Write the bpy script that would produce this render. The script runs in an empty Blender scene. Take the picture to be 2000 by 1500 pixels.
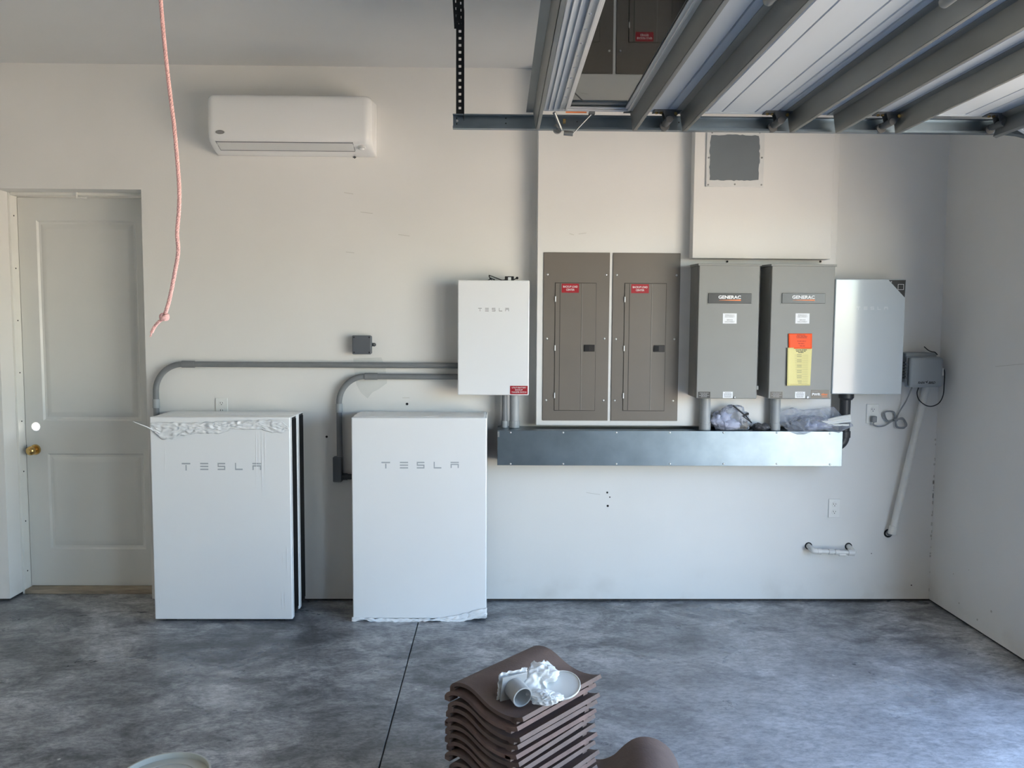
import bpy, bmesh, math, random
from mathutils import Vector, Matrix, noise
random.seed(7)
SC = bpy.context.scene
COL = SC.collection
# ------------------------------------------------------------------ camera
F_PX, PITCH, YAW, ROLL, CD, CH = 1580.13, 0.0739, 0.0169, 0.0060, 4.8242, 1.6853
cy, sy, cp, sp, cr, sr = math.cos(YAW), math.sin(YAW), math.cos(PITCH), math.sin(PITCH), math.cos(ROLL), math.sin(ROLL)
_R = Vector((cy, -sy, 0)); _F0 = Vector((sy, cy, 0)); _Z = Vector((0, 0, 1))
CF = _F0 * cp - _Z * sp; _U = _F0 * sp + _Z * cp
CR = _R * cr + _U * sr; CU = _U * cr - _R * sr; CC = Vector((0, -CD, CH))
cam = bpy.data.cameras.new('camera'); camo = bpy.data.objects.new('camera', cam); COL.objects.link(camo)
cam.sensor_fit = 'HORIZONTAL'; cam.sensor_width = 36.0; cam.lens = F_PX / 2000 * 36.0
cam.clip_start = 0.05; cam.clip_end = 300
camo.matrix_world = Matrix(((CR.x, CU.x, -CF.x, CC.x), (CR.y, CU.y, -CF.y, CC.y), (CR.z, CU.z, -CF.z, CC.z), (0, 0, 0, 1)))
SC.camera = camo
# ------------------------------------------------------------------ world, sun, exposure
world = bpy.data.worlds.new('sky'); SC.world = world; world.use_nodes = True
wn = world.node_tree; bg = wn.nodes['Background']
sky = wn.nodes.new('ShaderNodeTexSky'); sky.sky_type = 'NISHITA'; sky.sun_disc = False
SUN_DIR = Vector((0.20, -0.62, -1.0)).normalized()
sky.sun_elevation = math.asin(-SUN_DIR.z); sky.sun_rotation = math.atan2(-SUN_DIR.x, -SUN_DIR.y)
sky.air_density = 1.0; sky.dust_density = 0.6; sky.ozone_density = 1.6
wn.links.new(sky.outputs['Color'], bg.inputs['Color']); bg.inputs['Strength'].default_value = 0.40
sl = bpy.data.lights.new('sun', 'SUN'); sl.energy = 8.5; sl.angle = math.radians(0.53); sl.color = (1.0, 0.93, 0.82)
so = bpy.data.objects.new('sun', sl); COL.objects.link(so); so.location = (0, 3, 9)
so.rotation_euler = SUN_DIR.to_track_quat('-Z', 'Y').to_euler()
# sampling portals for the daylight in the garage doorway and the added opening (they emit nothing themselves)
for yc, wd in ((-2.825, 2.65), (-5.60, 1.30)):
    pl = bpy.data.lights.new('doorway_and_added_opening_portal', 'AREA'); pl.shape = 'RECTANGLE'; pl.size = 2.44; pl.size_y = wd
    pl.cycles.is_portal = True
    po = bpy.data.objects.new('doorway_and_added_opening_portal', pl); COL.objects.link(po); po.location = (2.83, yc, 1.22)
    po.rotation_euler = (0, math.radians(90), 0)
SC.view_settings.view_transform = 'Standard'; SC.view_settings.look = 'None'
SC.view_settings.gamma = 1.0; SC.view_settings.use_curve_mapping = False
SC.view_settings.exposure = 2.52
try:
    SC.cycles.max_bounces = 10; SC.cycles.diffuse_bounces = 7; SC.cycles.transparent_max_bounces = 16
    SC.cycles.sample_clamp_indirect = 8.0; SC.cycles.caustics_reflective = False; SC.cycles.caustics_refractive = False
except Exception:
    pass

# ------------------------------------------------------------------ helpers
def _ray(px, py): return CF + CR * ((px - 1000) / F_PX) - CU * ((py - 750) / F_PX)
def aty(px, py, Y):
    d = _ray(px, py); return CC + d * ((Y - CC.y) / d.y)
def atz(px, py, z):
    d = _ray(px, py); return CC + d * ((z - CC.z) / d.z)

MATS = {}
def mat(name, col, rough=0.5, metal=0.0, var=0.0, scale=6.0, bump=0.0, bscale=60.0, spec=0.5, coat=0.0, stretch=(1, 1, 1)):
    if name in MATS: return MATS[name]
    m = bpy.data.materials.new(name); m.use_nodes = True; nt = m.node_tree; b = nt.nodes['Principled BSDF']
    b.inputs['Base Color'].default_value = (*col, 1); b.inputs['Roughness'].default_value = rough
    b.inputs['Metallic'].default_value = metal; b.inputs['Specular IOR Level'].default_value = spec
    if coat: b.inputs['Coat Weight'].default_value = coat; b.inputs['Coat Roughness'].default_value = 0.1
    if var or bump:
        tc = nt.nodes.new('ShaderNodeTexCoord'); mp = nt.nodes.new('ShaderNodeMapping'); mp.inputs['Scale'].default_value = stretch
        nt.links.new(tc.outputs['Object'], mp.inputs['Vector'])
    if var:
        n = nt.nodes.new('ShaderNodeTexNoise'); n.inputs['Scale'].default_value = scale; n.inputs['Detail'].default_value = 6
        r = nt.nodes.new('ShaderNodeValToRGB'); nt.links.new(mp.outputs[0], n.inputs['Vector'])
        nt.links.new(n.outputs['Fac'], r.inputs['Fac'])
        r.color_ramp.elements[0].position = 0.3; r.color_ramp.elements[1].position = 0.7
        r.color_ramp.elements[0].color = (*[c * (1 - var) for c in col], 1)
        r.color_ramp.elements[1].color = (*[min(1, c * (1 + var * .6)) for c in col], 1)
        nt.links.new(r.outputs['Color'], b.inputs['Base Color'])
    if bump:
        n2 = nt.nodes.new('ShaderNodeTexNoise'); n2.inputs['Scale'].default_value = bscale; n2.inputs['Detail'].default_value = 4
        bp = nt.nodes.new('ShaderNodeBump'); bp.inputs['Strength'].default_value = bump; bp.inputs['Distance'].default_value = 0.01
        nt.links.new(mp.outputs[0], n2.inputs['Vector']); nt.links.new(n2.outputs['Fac'], bp.inputs['Height'])
        nt.links.new(bp.outputs['Normal'], b.inputs['Normal'])
    MATS[name] = m; return m

def concrete_mat():
    m = bpy.data.materials.new('trowelled_concrete'); m.use_nodes = True; nt = m.node_tree; N = nt.nodes; L = nt.links
    b = N['Principled BSDF']; tc = N.new('ShaderNodeTexCoord')
    def nz(scale, stretch, detail=8, rough=.6, dist=0.0):
        mp = N.new('ShaderNodeMapping'); mp.inputs['Scale'].default_value = stretch; L.new(tc.outputs['Object'], mp.inputs['Vector'])
        n = N.new('ShaderNodeTexNoise'); n.inputs['Scale'].default_value = scale; n.inputs['Detail'].default_value = detail
        n.inputs['Roughness'].default_value = rough; n.inputs['Distortion'].default_value = dist
        L.new(mp.outputs[0], n.inputs['Vector']); return n.outputs['Fac']
    def ramp(src, p0, c0, p1, c1):
        r = N.new('ShaderNodeValToRGB'); e = r.color_ramp.elements
        e[0].position = p0; e[0].color = (*c0, 1); e[1].position = p1; e[1].color = (*c1, 1); L.new(src, r.inputs['Fac']); return r.outputs['Color']
    def mix(a, c, f, t='MIX'):
        x = N.new('ShaderNodeMix'); x.data_type = 'RGBA'; x.blend_type = t
        if isinstance(f, float): x.inputs[0].default_value = f
        else: L.new(f, x.inputs[0])
        L.new(a, x.inputs[6]); L.new(c, x.inputs[7]); return x.outputs[2]
    big = ramp(nz(1.1, (1, 1.2, 1), 7, .6, .4), .40, (.23, .237, .25), .60, (.50, .505, .515))
    mid = ramp(nz(4.5, (1, 1.5, 1), 10, .74, .5), .40, (.46, .47, .49), .57, (1.08, 1.08, 1.08))
    fine = ramp(nz(30, (1, 1.8, 1), 8, .75, .5), .40, (.50, .51, .53), .57, (1.12, 1.12, 1.11))
    c = mix(big, mid, .85, 'MULTIPLY'); c = mix(c, fine, .75, 'MULTIPLY')
    dark = ramp(nz(2.4, (1, 1.5, 1), 11, .70, .9), .47, (1.05, 1.05, 1.05), .60, (.42, .425, .445))
    c = mix(c, dark, .8, 'MULTIPLY')
    # pale dusty swirls with doorway daylight painted into the colour, ragged edged
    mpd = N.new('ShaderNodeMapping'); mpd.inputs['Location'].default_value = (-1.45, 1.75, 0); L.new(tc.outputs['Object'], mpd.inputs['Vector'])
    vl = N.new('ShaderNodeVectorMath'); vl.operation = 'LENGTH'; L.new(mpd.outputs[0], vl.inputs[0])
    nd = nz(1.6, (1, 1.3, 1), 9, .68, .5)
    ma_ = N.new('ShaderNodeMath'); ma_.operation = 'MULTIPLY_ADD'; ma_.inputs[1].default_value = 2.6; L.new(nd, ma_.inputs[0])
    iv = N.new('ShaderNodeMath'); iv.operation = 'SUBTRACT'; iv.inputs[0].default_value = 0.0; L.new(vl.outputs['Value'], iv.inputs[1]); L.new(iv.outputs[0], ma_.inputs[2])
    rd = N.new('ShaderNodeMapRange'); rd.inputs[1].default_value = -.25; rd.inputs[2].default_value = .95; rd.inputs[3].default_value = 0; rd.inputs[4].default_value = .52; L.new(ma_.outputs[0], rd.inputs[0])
    dust_daylight = ramp(nz(22, (1, 1.8, 1), 8, .75, .5), .40, (.36, .365, .37), .57, (.62, .62, .625))
    c = mix(c, dust_daylight, rd.outputs[0])
    # small splashes of plaster and paint
    v = N.new('ShaderNodeTexVoronoi'); v.inputs['Scale'].default_value = 5.5; v.inputs['Randomness'].default_value = 1
    L.new(tc.outputs['Object'], v.inputs['Vector'])
    sp_ = N.new('ShaderNodeMath'); sp_.operation = 'LESS_THAN'; sp_.inputs[1].default_value = 0.035; L.new(v.outputs['Distance'], sp_.inputs[0])
    gate = N.new('ShaderNodeMath'); gate.operation = 'GREATER_THAN'; gate.inputs[1].default_value = .58
    sepc = N.new('ShaderNodeSeparateColor'); L.new(v.outputs['Color'], sepc.inputs[0]); L.new(sepc.outputs[0], gate.inputs[0])
    mu = N.new('ShaderNodeMath'); mu.operation = 'MULTIPLY'; L.new(sp_.outputs[0], mu.inputs[0]); L.new(gate.outputs[0], mu.inputs[1])
    rgb = N.new('ShaderNodeRGB'); rgb.outputs[0].default_value = (.55, .55, .54, 1)
    c = mix(c, rgb.outputs[0], mu.outputs[0])
    L.new(c, b.inputs['Base Color'])
    rr = ramp(nz(2.1, (1, 1.4, 1), 6, .6, .8), .32, (.48, .48, .48), .68, (.24, .24, .24)); L.new(rr, b.inputs['Roughness'])
    b.inputs['Specular IOR Level'].default_value = .5
    bp = N.new('ShaderNodeBump'); bp.inputs['Strength'].default_value = .12; bp.inputs['Distance'].default_value = .006
    L.new(nz(18, (1, 2, 1), 8, .7, .6), bp.inputs['Height']); L.new(bp.outputs['Normal'], b.inputs['Normal'])
    return m

def wall_mat():
    m = bpy.data.materials.new('wall_paint'); m.use_nodes = True; nt = m.node_tree; N = nt.nodes; L = nt.links
    b = N['Principled BSDF']; b.inputs['Roughness'].default_value = .62; b.inputs['Specular IOR Level'].default_value = .35
    tc = N.new('ShaderNodeTexCoord')
    n = N.new('ShaderNodeTexNoise'); n.inputs['Scale'].default_value = 1.6; n.inputs['Detail'].default_value = 5; L.new(tc.outputs['Object'], n.inputs['Vector'])
    r = N.new('ShaderNodeValToRGB'); e = r.color_ramp.elements; e[0].position = .3; e[1].position = .7
    e[0].color = (.755, .745, .72, 1); e[1].color = (.80, .79, .765, 1); L.new(n.outputs['Fac'], r.inputs['Fac'])
    # scuff marks: thin, sparse
    mp = N.new('ShaderNodeMapping'); mp.inputs['Scale'].default_value = (1, 1, 4); L.new(tc.outputs['Object'], mp.inputs['Vector'])
    n2 = N.new('ShaderNodeTexNoise'); n2.inputs['Scale'].default_value = 7; n2.inputs['Detail'].default_value = 9; n2.inputs['Roughness'].default_value = .75
    L.new(mp.outputs[0], n2.inputs['Vector'])
    r2 = N.new('ShaderNodeValToRGB'); e = r2.color_ramp.elements; e[0].position = .735; e[1].position = .78
    e[0].color = (0, 0, 0, 1); e[1].color = (.45, .45, .45, 1); L.new(n2.outputs['Fac'], r2.inputs['Fac'])
    x = N.new('ShaderNodeMix'); x.data_type = 'RGBA'; L.new(r2.outputs['Color'], x.inputs[0]); L.new(r.outputs['Color'], x.inputs[6]); x.inputs[7].default_value = (.45, .42, .38, 1)
    # splash line of dried mud low on the wall
    sx = N.new('ShaderNodeSeparateXYZ'); L.new(tc.outputs['Object'], sx.inputs[0])
    n3 = N.new('ShaderNodeTexNoise'); n3.inputs['Scale'].default_value = 5; n3.inputs['Detail'].default_value = 8; L.new(tc.outputs['Object'], n3.inputs['Vector'])
    mr = N.new('ShaderNodeMapRange'); mr.inputs[1].default_value = .22; mr.inputs[2].default_value = .02; mr.inputs[3].default_value = 0; mr.inputs[4].default_value = .32; L.new(sx.outputs['Z'], mr.inputs[0])
    ad = N.new('ShaderNodeMath'); ad.operation = 'MULTIPLY'; L.new(mr.outputs[0], ad.inputs[0])
    r3 = N.new('ShaderNodeValToRGB'); e = r3.color_ramp.elements; e[0].position = .50; e[1].position = .72; e[0].color = (0, 0, 0, 1); e[1].color = (.8, .8, .8, 1)
    L.new(n3.outputs['Fac'], r3.inputs['Fac']); L.new(r3.outputs['Color'], ad.inputs[1])
    y = N.new('ShaderNodeMix'); y.data_type = 'RGBA'; L.new(ad.outputs[0], y.inputs[0]); L.new(x.outputs[2], y.inputs[6]); y.inputs[7].default_value = (.40, .36, .30, 1)
    L.new(y.outputs[2], b.inputs['Base Color'])
    bp = N.new('ShaderNodeBump'); bp.inputs['Strength'].default_value = .05; bp.inputs['Distance'].default_value = .004
    n4 = N.new('ShaderNodeTexNoise'); n4.inputs['Scale'].default_value = 90; L.new(tc.outputs['Object'], n4.inputs['Vector']); L.new(n4.outputs['Fac'], bp.inputs['Height'])
    L.new(bp.outputs['Normal'], b.inputs['Normal'])
    return m

def film_mat(name, col=(.9, .92, .95), opac=.45, rough=.18):
    m = bpy.data.materials.new(name); m.use_nodes = True; nt = m.node_tree; N = nt.nodes; L = nt.links
    b = N['Principled BSDF']; b.inputs['Base Color'].default_value = (*col, 1); b.inputs['Roughness'].default_value = rough
    t = N.new('ShaderNodeBsdfTransparent'); t.inputs['Color'].default_value = (.93, .94, .96, 1)
    lw = N.new('ShaderNodeLayerWeight'); lw.inputs['Blend'].default_value = .35
    ma = N.new('ShaderNodeMath'); ma.operation = 'MULTIPLY_ADD'; ma.inputs[1].default_value = 1 - opac; ma.inputs[2].default_value = opac; ma.use_clamp = True
    L.new(lw.outputs['Facing'], ma.inputs[0])
    mx = N.new('ShaderNodeMixShader'); L.new(ma.outputs[0], mx.inputs[0]); L.new(t.outputs[0], mx.inputs[1]); L.new(b.outputs[0], mx.inputs[2])
    L.new(mx.outputs[0], N['Material Output'].inputs['Surface'])
    return m

def glass_mat():
    m = bpy.data.materials.new('tinted_window_glass'); m.use_nodes = True; nt = m.node_tree; N = nt.nodes; L = nt.links
    N.remove(N['Principled BSDF'])
    t = N.new('ShaderNodeBsdfTransparent'); t.inputs['Color'].default_value = (.80, .81, .80, 1)
    g = N.new('ShaderNodeBsdfGlossy'); g.inputs['Roughness'].default_value = .02; g.inputs['Color'].default_value = (.95, .97, 1, 1)
    f = N.new('ShaderNodeFresnel'); f.inputs['IOR'].default_value = 1.75
    mx = N.new('ShaderNodeMixShader'); L.new(f.outputs[0], mx.inputs[0]); L.new(t.outputs[0], mx.inputs[1]); L.new(g.outputs[0], mx.inputs[2])
    L.new(mx.outputs[0], N['Material Output'].inputs['Surface']); return m

ORG = {}
def thing(name, label, cat, loc, group=None, kind=None):
    o = bpy.data.objects.new(name, None); COL.objects.link(o); o.location = loc; o.empty_display_size = .05
    ORG[o] = Vector(loc); return tag(o, label, cat, group, kind)
def tag(o, label=None, cat=None, group=None, kind=None):
    if label: o['label'] = label
    if cat: o['category'] = cat
    if group: o['group'] = group
    if kind: o['kind'] = kind
    return o

class MB:
    def __init__(s): s.v = []; s.f = []
    def add(s, vs, fs):
        n = len(s.v); s.v += [Vector(v) for v in vs]; s.f += [tuple(i + n for i in f) for f in fs]; return s
    def box(s, x0, x1, y0, y1, z0, z1):
        return s.add([(x0, y0, z0), (x1, y0, z0), (x1, y1, z0), (x0, y1, z0), (x0, y0, z1), (x1, y0, z1), (x1, y1, z1), (x0, y1, z1)],
                     [(0, 3, 2, 1), (4, 5, 6, 7), (0, 1, 5, 4), (1, 2, 6, 5), (2, 3, 7, 6), (3, 0, 4, 7)])
    def cyl(s, a, b, r, n=16, r2=None, cap=True):
        a = Vector(a); b = Vector(b); d = (b - a).normalized(); u = d.orthogonal().normalized(); w = d.cross(u); r2 = r if r2 is None else r2
        vs = []
        for p, q in ((a, r), (b, r2)):
            for i in range(n):
                t = 2 * math.pi * i / n; vs.append(p + (u * math.cos(t) + w * math.sin(t)) * q)
        fs = [(i, (i + 1) % n, n + (i + 1) % n, n + i) for i in range(n)]
        if cap: fs += [tuple(range(n - 1, -1, -1)), tuple(range(n, 2 * n))]
        return s.add(vs, fs)
    def hollow(s, a, b, r, ri, n=20):
        a = Vector(a); b = Vector(b); d = (b - a).normalized(); u = d.orthogonal().normalized(); w = d.cross(u); vs = []
        for p, q in ((a, r), (b, r), (b, ri), (a, ri)):
            for i in range(n):
                t = 2 * math.pi * i / n; vs.append(p + (u * math.cos(t) + w * math.sin(t)) * q)
        fs = []
        for k in range(4):
            for i in range(n): fs.append((k * n + i, k * n + (i + 1) % n, ((k + 1) % 4) * n + (i + 1) % n, ((k + 1) % 4) * n + i))
        return s.add(vs, fs)
    def tube(s, pts, r, n=8, cap=True):
        pts = [Vector(p) for p in pts]; u = None; vs = []; m = len(pts)
        for k, p in enumerate(pts):
            d = (pts[min(k + 1, m - 1)] - pts[max(k - 1, 0)]).normalized()
            if u is None: u = d.orthogonal().normalized()
            else: u = (u - d * u.dot(d)).normalized()
            w = d.cross(u); q = r[k] if isinstance(r, (list, tuple)) else r
            for i in range(n):
                t = 2 * math.pi * i / n; vs.append(p + (u * math.cos(t) + w * math.sin(t)) * q)
        fs = [(k * n + i, k * n + (i + 1) % n, (k + 1) * n + (i + 1) % n, (k + 1) * n + i) for k in range(m - 1) for i in range(n)]
        if cap: fs += [tuple(range(n - 1, -1, -1)), tuple(range((m - 1) * n, m * n))]
        return s.add(vs, fs)
    def ball(s, c, r, n=10, sc=(1, 1, 1)):
        c = Vector(c); vs = []; fs = []
        for j in range(n + 1):
            th = math.pi * j / n
            for i in range(2 * n):
                ph = math.pi * i / n
                vs.append(c + Vector((math.sin(th) * math.cos(ph) * sc[0], math.sin(th) * math.sin(ph) * sc[1], math.cos(th) * sc[2])) * r)
        for j in range(n):
            for i in range(2 * n):
                fs.append((j * 2 * n + i, (j + 1) * 2 * n + i, (j + 1) * 2 * n + (i + 1) % (2 * n), j * 2 * n + (i + 1) % (2 * n)))
        return s.add(vs, fs)
    def extrude(s, poly, fa, fb):
        """closed polygon of 2d points carried by two functions to its two end faces"""
        n = len(poly); vs = [fa(*p) for p in poly] + [fb(*p) for p in poly]
        return s.add(vs, [tuple(range(n - 1, -1, -1)), tuple(range(n, 2 * n))] + [(i, (i + 1) % n, n + (i + 1) % n, n + i) for i in range(n)])
    def grid(s, fn, nu, nv):
        vs = [fn(i / nu, j / nv) for j in range(nv + 1) for i in range(nu + 1)]
        return s.add(vs, [(j * (nu + 1) + i, j * (nu + 1) + i + 1, (j + 1) * (nu + 1) + i + 1, (j + 1) * (nu + 1) + i) for j in range(nv) for i in range(nu)])
    def mesh(s, name, off=Vector((0, 0, 0)), sharp=40):
        me = bpy.data.meshes.new(name); me.from_pydata([tuple(v - off) for v in s.v], [], s.f)
        bm = bmesh.new(); bm.from_mesh(me); bmesh.ops.recalc_face_normals(bm, faces=bm.faces); bm.to_mesh(me); bm.free()
        me.polygons.foreach_set('use_smooth', [True] * len(me.polygons)); me.set_sharp_from_angle(angle=math.radians(sharp)); return me
    def build(s, name, m, parent=None, bevel=0, base=None, solid=0, seg=2, sharp=40):
        off = ORG[parent] if parent is not None else Vector(base or (0, 0, 0))
        me = s.mesh(name, off, sharp); me.materials.append(m)
        o = bpy.data.objects.new(name, me); COL.objects.link(o); ORG[o] = off
        if parent is not None: o.parent = parent
        else: o.location = off
        if solid:
            md = o.modifiers.new('solid', 'SOLIDIFY'); md.thickness = solid; md.offset = 0
        if bevel:
            md = o.modifiers.new('bevel', 'BEVEL'); md.width = bevel; md.segments = seg; md.limit_method = 'ANGLE'; md.angle_limit = math.radians(35); md.harden_normals = False
        return o

def spline(pts, n=8):
    pts = [Vector(p) for p in pts]; out = []
    P = [pts[0] * 2 - pts[1]] + pts + [pts[-1] * 2 - pts[-2]]
    for i in range(1, len(P) - 2):
        for k in range(n):
            t = k / n; a, b, c, d = P[i - 1], P[i], P[i + 1], P[i + 2]
            out.append(.5 * ((2 * b) + (c - a) * t + (2 * a - 5 * b + 4 * c - d) * t * t + (3 * b - a - 3 * c + d) * t ** 3))
    return out + [pts[-1]]

_fc = bpy.data.curves.new('_font', 'FONT')
def text(s, name, m, parent, x0, x1, z0, z1, y, thick=.0008, bold=0.0, shear=0.0):
    """flat print standing on a plane y = const, seen from -y, fitted to the rectangle"""
    cu = bpy.data.curves.new(name, 'FONT'); cu.body = s; cu.align_x = 'LEFT'; cu.size = 1; cu.offset = bold; cu.shear = shear; cu.resolution_u = 3
    o = bpy.data.objects.new(name, cu); COL.objects.link(o)
    dg = bpy.context.evaluated_depsgraph_get(); me = bpy.data.meshes.new_from_object(o.evaluated_get(dg)); bpy.data.objects.remove(o)
    xs = [v.co.x for v in me.vertices]; ys = [v.co.y for v in me.vertices]
    ax, bx, ay, by = min(xs), max(xs), min(ys), max(ys); off = ORG[parent]
    for v in me.vertices:
        v.co = Vector((x0 + (v.co.x - ax) / (bx - ax) * (x1 - x0), y, z0 + (v.co.y - ay) / (by - ay) * (z1 - z0))) - off
    me.name = name; me.materials.clear(); me.materials.append(m)
    o = bpy.data.objects.new(name, me); COL.objects.link(o); o.parent = parent; ORG[o] = off; return o

def bars(name, m, parent, rows, y):
    b = MB()
    for (x0, x1, z0, z1) in rows: b.box(x0, x1, y - .0004, y, z0, z1)
    return b.build(name, m, parent)

def word_rows(x0, x1, z0, z1, lines, rnd):
    """unreadably small print: rows of word-length dashes"""
    out = []; h = (z1 - z0) / len(lines)
    for i, w in enumerate(lines):
        zc = z1 - (i + .5) * h; L = (x1 - x0) * w; x = (x0 + x1) / 2 - L / 2; e = x + L
        while x < e - 1e-6:
            ww = min(e - x, (x1 - x0) * rnd.uniform(.1, .26)); out.append((x, x + ww * .86, zc - h * .24, zc + h * .24)); x += ww
    return out

W_ = lambda px, py, Y: aty(px, py, Y)
def rect(px0, py0, px1, py1, Y):
    a = aty(px0, py0, Y); b = aty(px1, py1, Y); return a.x, b.x, b.z, a.z

# ------------------------------------------------------------------ materials
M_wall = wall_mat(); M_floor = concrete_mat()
M_ceil = mat('ceiling_paint', (.70, .70, .69), .8, var=.03, scale=2)
M_door = mat('door_paint', (.70, .70, .67), .38, var=.03, scale=3)
M_trim = mat('trim_paint', (.80, .79, .75), .42, var=.03)
M_wood = mat('threshold_wood', (.34, .28, .21), .7, var=.35, scale=9, stretch=(1, 8, 8))
M_gap = mat('dark_sill_plate', (.05, .045, .04), .9, var=.4, scale=30)
M_ground = mat('driveway_concrete', (.60, .50, .37), .85, var=.1, scale=.8)
M_white = mat('battery_white', (.87, .88, .89), .30, var=.015, scale=2, coat=.2)
M_gloss = mat('glossy_white_glass', (.84, .85, .86), .09, spec=.6)
M_filmw = mat('white_protective_film', (.84, .85, .86), .28, bump=.25, bscale=14)
M_black = mat('black_heatsink', (.008, .008, .009), .55)
M_letter = mat('grey_logo_print', (.42, .45, .48), .5)
M_pvcg = mat('grey_conduit', (.20, .21, .22), .5, var=.08, scale=10)
M_pvcl = mat('light_grey_conduit', (.36, .38, .39), .42, var=.06, scale=10)
M_pvcd = mat('charcoal_conduit', (.035, .037, .042), .45)
M_pvcw = mat('white_pvc', (.74, .73, .70), .4, var=.05, scale=15)
M_taupe = mat('taupe_enamel', (.172, .150, .126), .40, var=.05, scale=4)
M_taupe_l = mat('taupe_edge', (.23, .21, .185), .35)
M_hole = mat('dark_hole', (.012, .012, .012), .8)
M_latch = mat('black_latch', (.018, .014, .013), .35)
M_steel = mat('bright_steel', (.75, .75, .74), .28, metal=1)
M_galv = mat('galvanized_steel', (.23, .285, .33), .36, metal=1.0, var=.16, scale=7, bump=.06, bscale=9)
M_galvd = mat('galvanized_strut', (.30, .31, .305), .46, metal=.9, var=.12, scale=8, stretch=(1, .3, 1))
M_angle = mat('black_perforated_steel', (.028, .029, .031), .5, metal=.4)
M_switch = mat('grey_enamel', (.255, .255, .238), .48, var=.06, scale=3)
M_badge = mat('black_badge', (.028, .026, .024), .3)
M_ink = mat('dark_ink', (.05, .05, .05), .6)
M_greyink = mat('grey_ink', (.30, .30, .30), .6)
M_wink = mat('white_ink', (.85, .85, .85), .5)
M_orangeink = mat('orange_ink', (.80, .22, .06), .5)
M_red = mat('red_label', (.37, .008, .018), .4)
M_paper = mat('white_label', (.82, .83, .84), .45)
M_orange = mat('orange_paper', (1.0, .10, .012), .6)
M_yellow = mat('yellow_paper', (.80, .72, .32), .7)
M_acw = mat('ac_white', (.84, .84, .83), .25, coat=.3)
M_acg = mat('ac_louver', (.68, .68, .67), .3)
M_gbox = mat('grey_plastic_box', (.105, .115, .13), .5)
M_plate = mat('outlet_plate', (.80, .80, .77), .35)
M_irr = mat('irrigation_grey', (.30, .33, .35), .5, var=.03)
M_cordg = mat('grey_cord', (.27, .28, .29), .55)
M_cordb = mat('black_cord', (.01, .01, .011), .5)
M_rope = mat('pink_rope', (.86, .52, .50), .85, var=.15, scale=160, bump=.4, bscale=220)
M_tile = mat('brown_roof_tile', (.150, .104, .088), .72, var=.25, scale=7, bump=.15, bscale=120)
M_tilee = mat('brown_roof_tile_worn', (.18, .118, .100), .8, var=.3, scale=12, bump=.2, bscale=100)
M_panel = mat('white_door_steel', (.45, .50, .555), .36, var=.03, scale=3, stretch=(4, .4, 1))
M_alum = mat('window_aluminium', (.72, .73, .73), .35, metal=.5)
M_brass = mat('brass', (.62, .42, .16), .25, metal=1)
M_patch = mat('grey_primer', (.16, .185, .205), .7, var=.06, scale=6)
M_patchw = mat('patch_drywall', (.70, .71, .70), .7, var=.06, scale=8)
M_rubber = mat('dark_bracket', (.11, .113, .115), .5)
M_bucket = mat('pail_plastic', (.52, .54, .50), .45, var=.08, scale=5)
M_film = film_mat('clear_plastic_bag', (.58, .60, .67), .09, .07)
M_filmc = film_mat('cloudy_plastic_bag', (.86, .88, .88), .55, .25)
M_lilac = mat('lilac_plastic', (.56, .58, .72), .35, var=.1, scale=20)
M_glass = glass_mat()

# ------------------------------------------------------------------ room shell
XR, ZC, XL, YF = 2.6555, 3.167, -4.30, -11.0
JX = -0.447
b = MB().box(XL - .2, XR + .2, YF - .2, .4, -.16, -.012)
fl = b.build('floor', mat('joint_dirt', (.11, .105, .10), .9, var=.4, scale=30)); tag(fl, kind='structure', label='grey trowelled concrete garage floor')
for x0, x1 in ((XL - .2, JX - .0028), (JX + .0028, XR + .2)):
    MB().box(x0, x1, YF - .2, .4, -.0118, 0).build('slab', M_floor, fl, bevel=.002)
gr = MB().box(-60, 60, -60, 60, -.5, -.163).build('driveway', M_ground); tag(gr, 'sunlit pale driveway ground outside the garage', kind='structure')
ce = MB().box(XL - .2, XR + .2, YF - .2, .42, ZC, ZC + .2).build('ceiling', M_ceil); tag(ce, 'smooth grey white garage ceiling', kind='structure')
# back wall with the door recess
RX0, RX1, RZ = -2.941, -2.089, 2.455
b = MB()
b.box(XL - .2, RX0, 0, .36, .014, ZC); b.box(RX1, XR + .2, 0, .36, .014, ZC); b.box(RX0, RX1, 0, .36, RZ, ZC)
wb = b.build('wall_back', M_wall); tag(wb, 'off white painted back wall of the garage', kind='structure')
b = MB(); b.box(XL - .2, RX0 - .012, .012, .35, 0, .0135); b.box(RX1 + .012, XR + .2, .012, .35, 0, .0135)
b.build('sill_plate', M_gap, wb)
def dot(px, py, r, m=M_hole, nm='screw_hole', par=wb, Y=0.0, proud=.0012):
    p = aty(px, py, Y); MB().cyl((p.x, Y + .001, p.z), (p.x, Y - proud, p.z), r, 10).build(nm, m, par)
for px, py, r in ((638, 853, .007), (795, 789, .008), (1186, 962, .006), (1191, 971, .004), (1187, 988, .007), (1702, 1081, .003), (1780, 1143, .004)):
    dot(px, py, r)
# filler patch on the back wall under the junction box
def wobble(px0, py0, pts, m, nm, par, Y, d=.0012):
    ps = [aty(px0 + a, py0 + c, Y) for a, c in pts]
    MB().extrude([(p.x, p.z) for p in ps], lambda x, z: (x, Y - d, z), lambda x, z: (x, Y + .001, z)).build(nm, m, par)
M_fill = mat('wall_filler', (.66, .665, .64), .7, var=.06, scale=10)
wobble(690, 700, [(0, 0), (55, -2), (63, 18), (66, 48), (50, 60), (38, 66), (28, 78), (16, 68), (6, 50), (2, 25)], M_fill, 'filler_patch', wb, 0)
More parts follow.
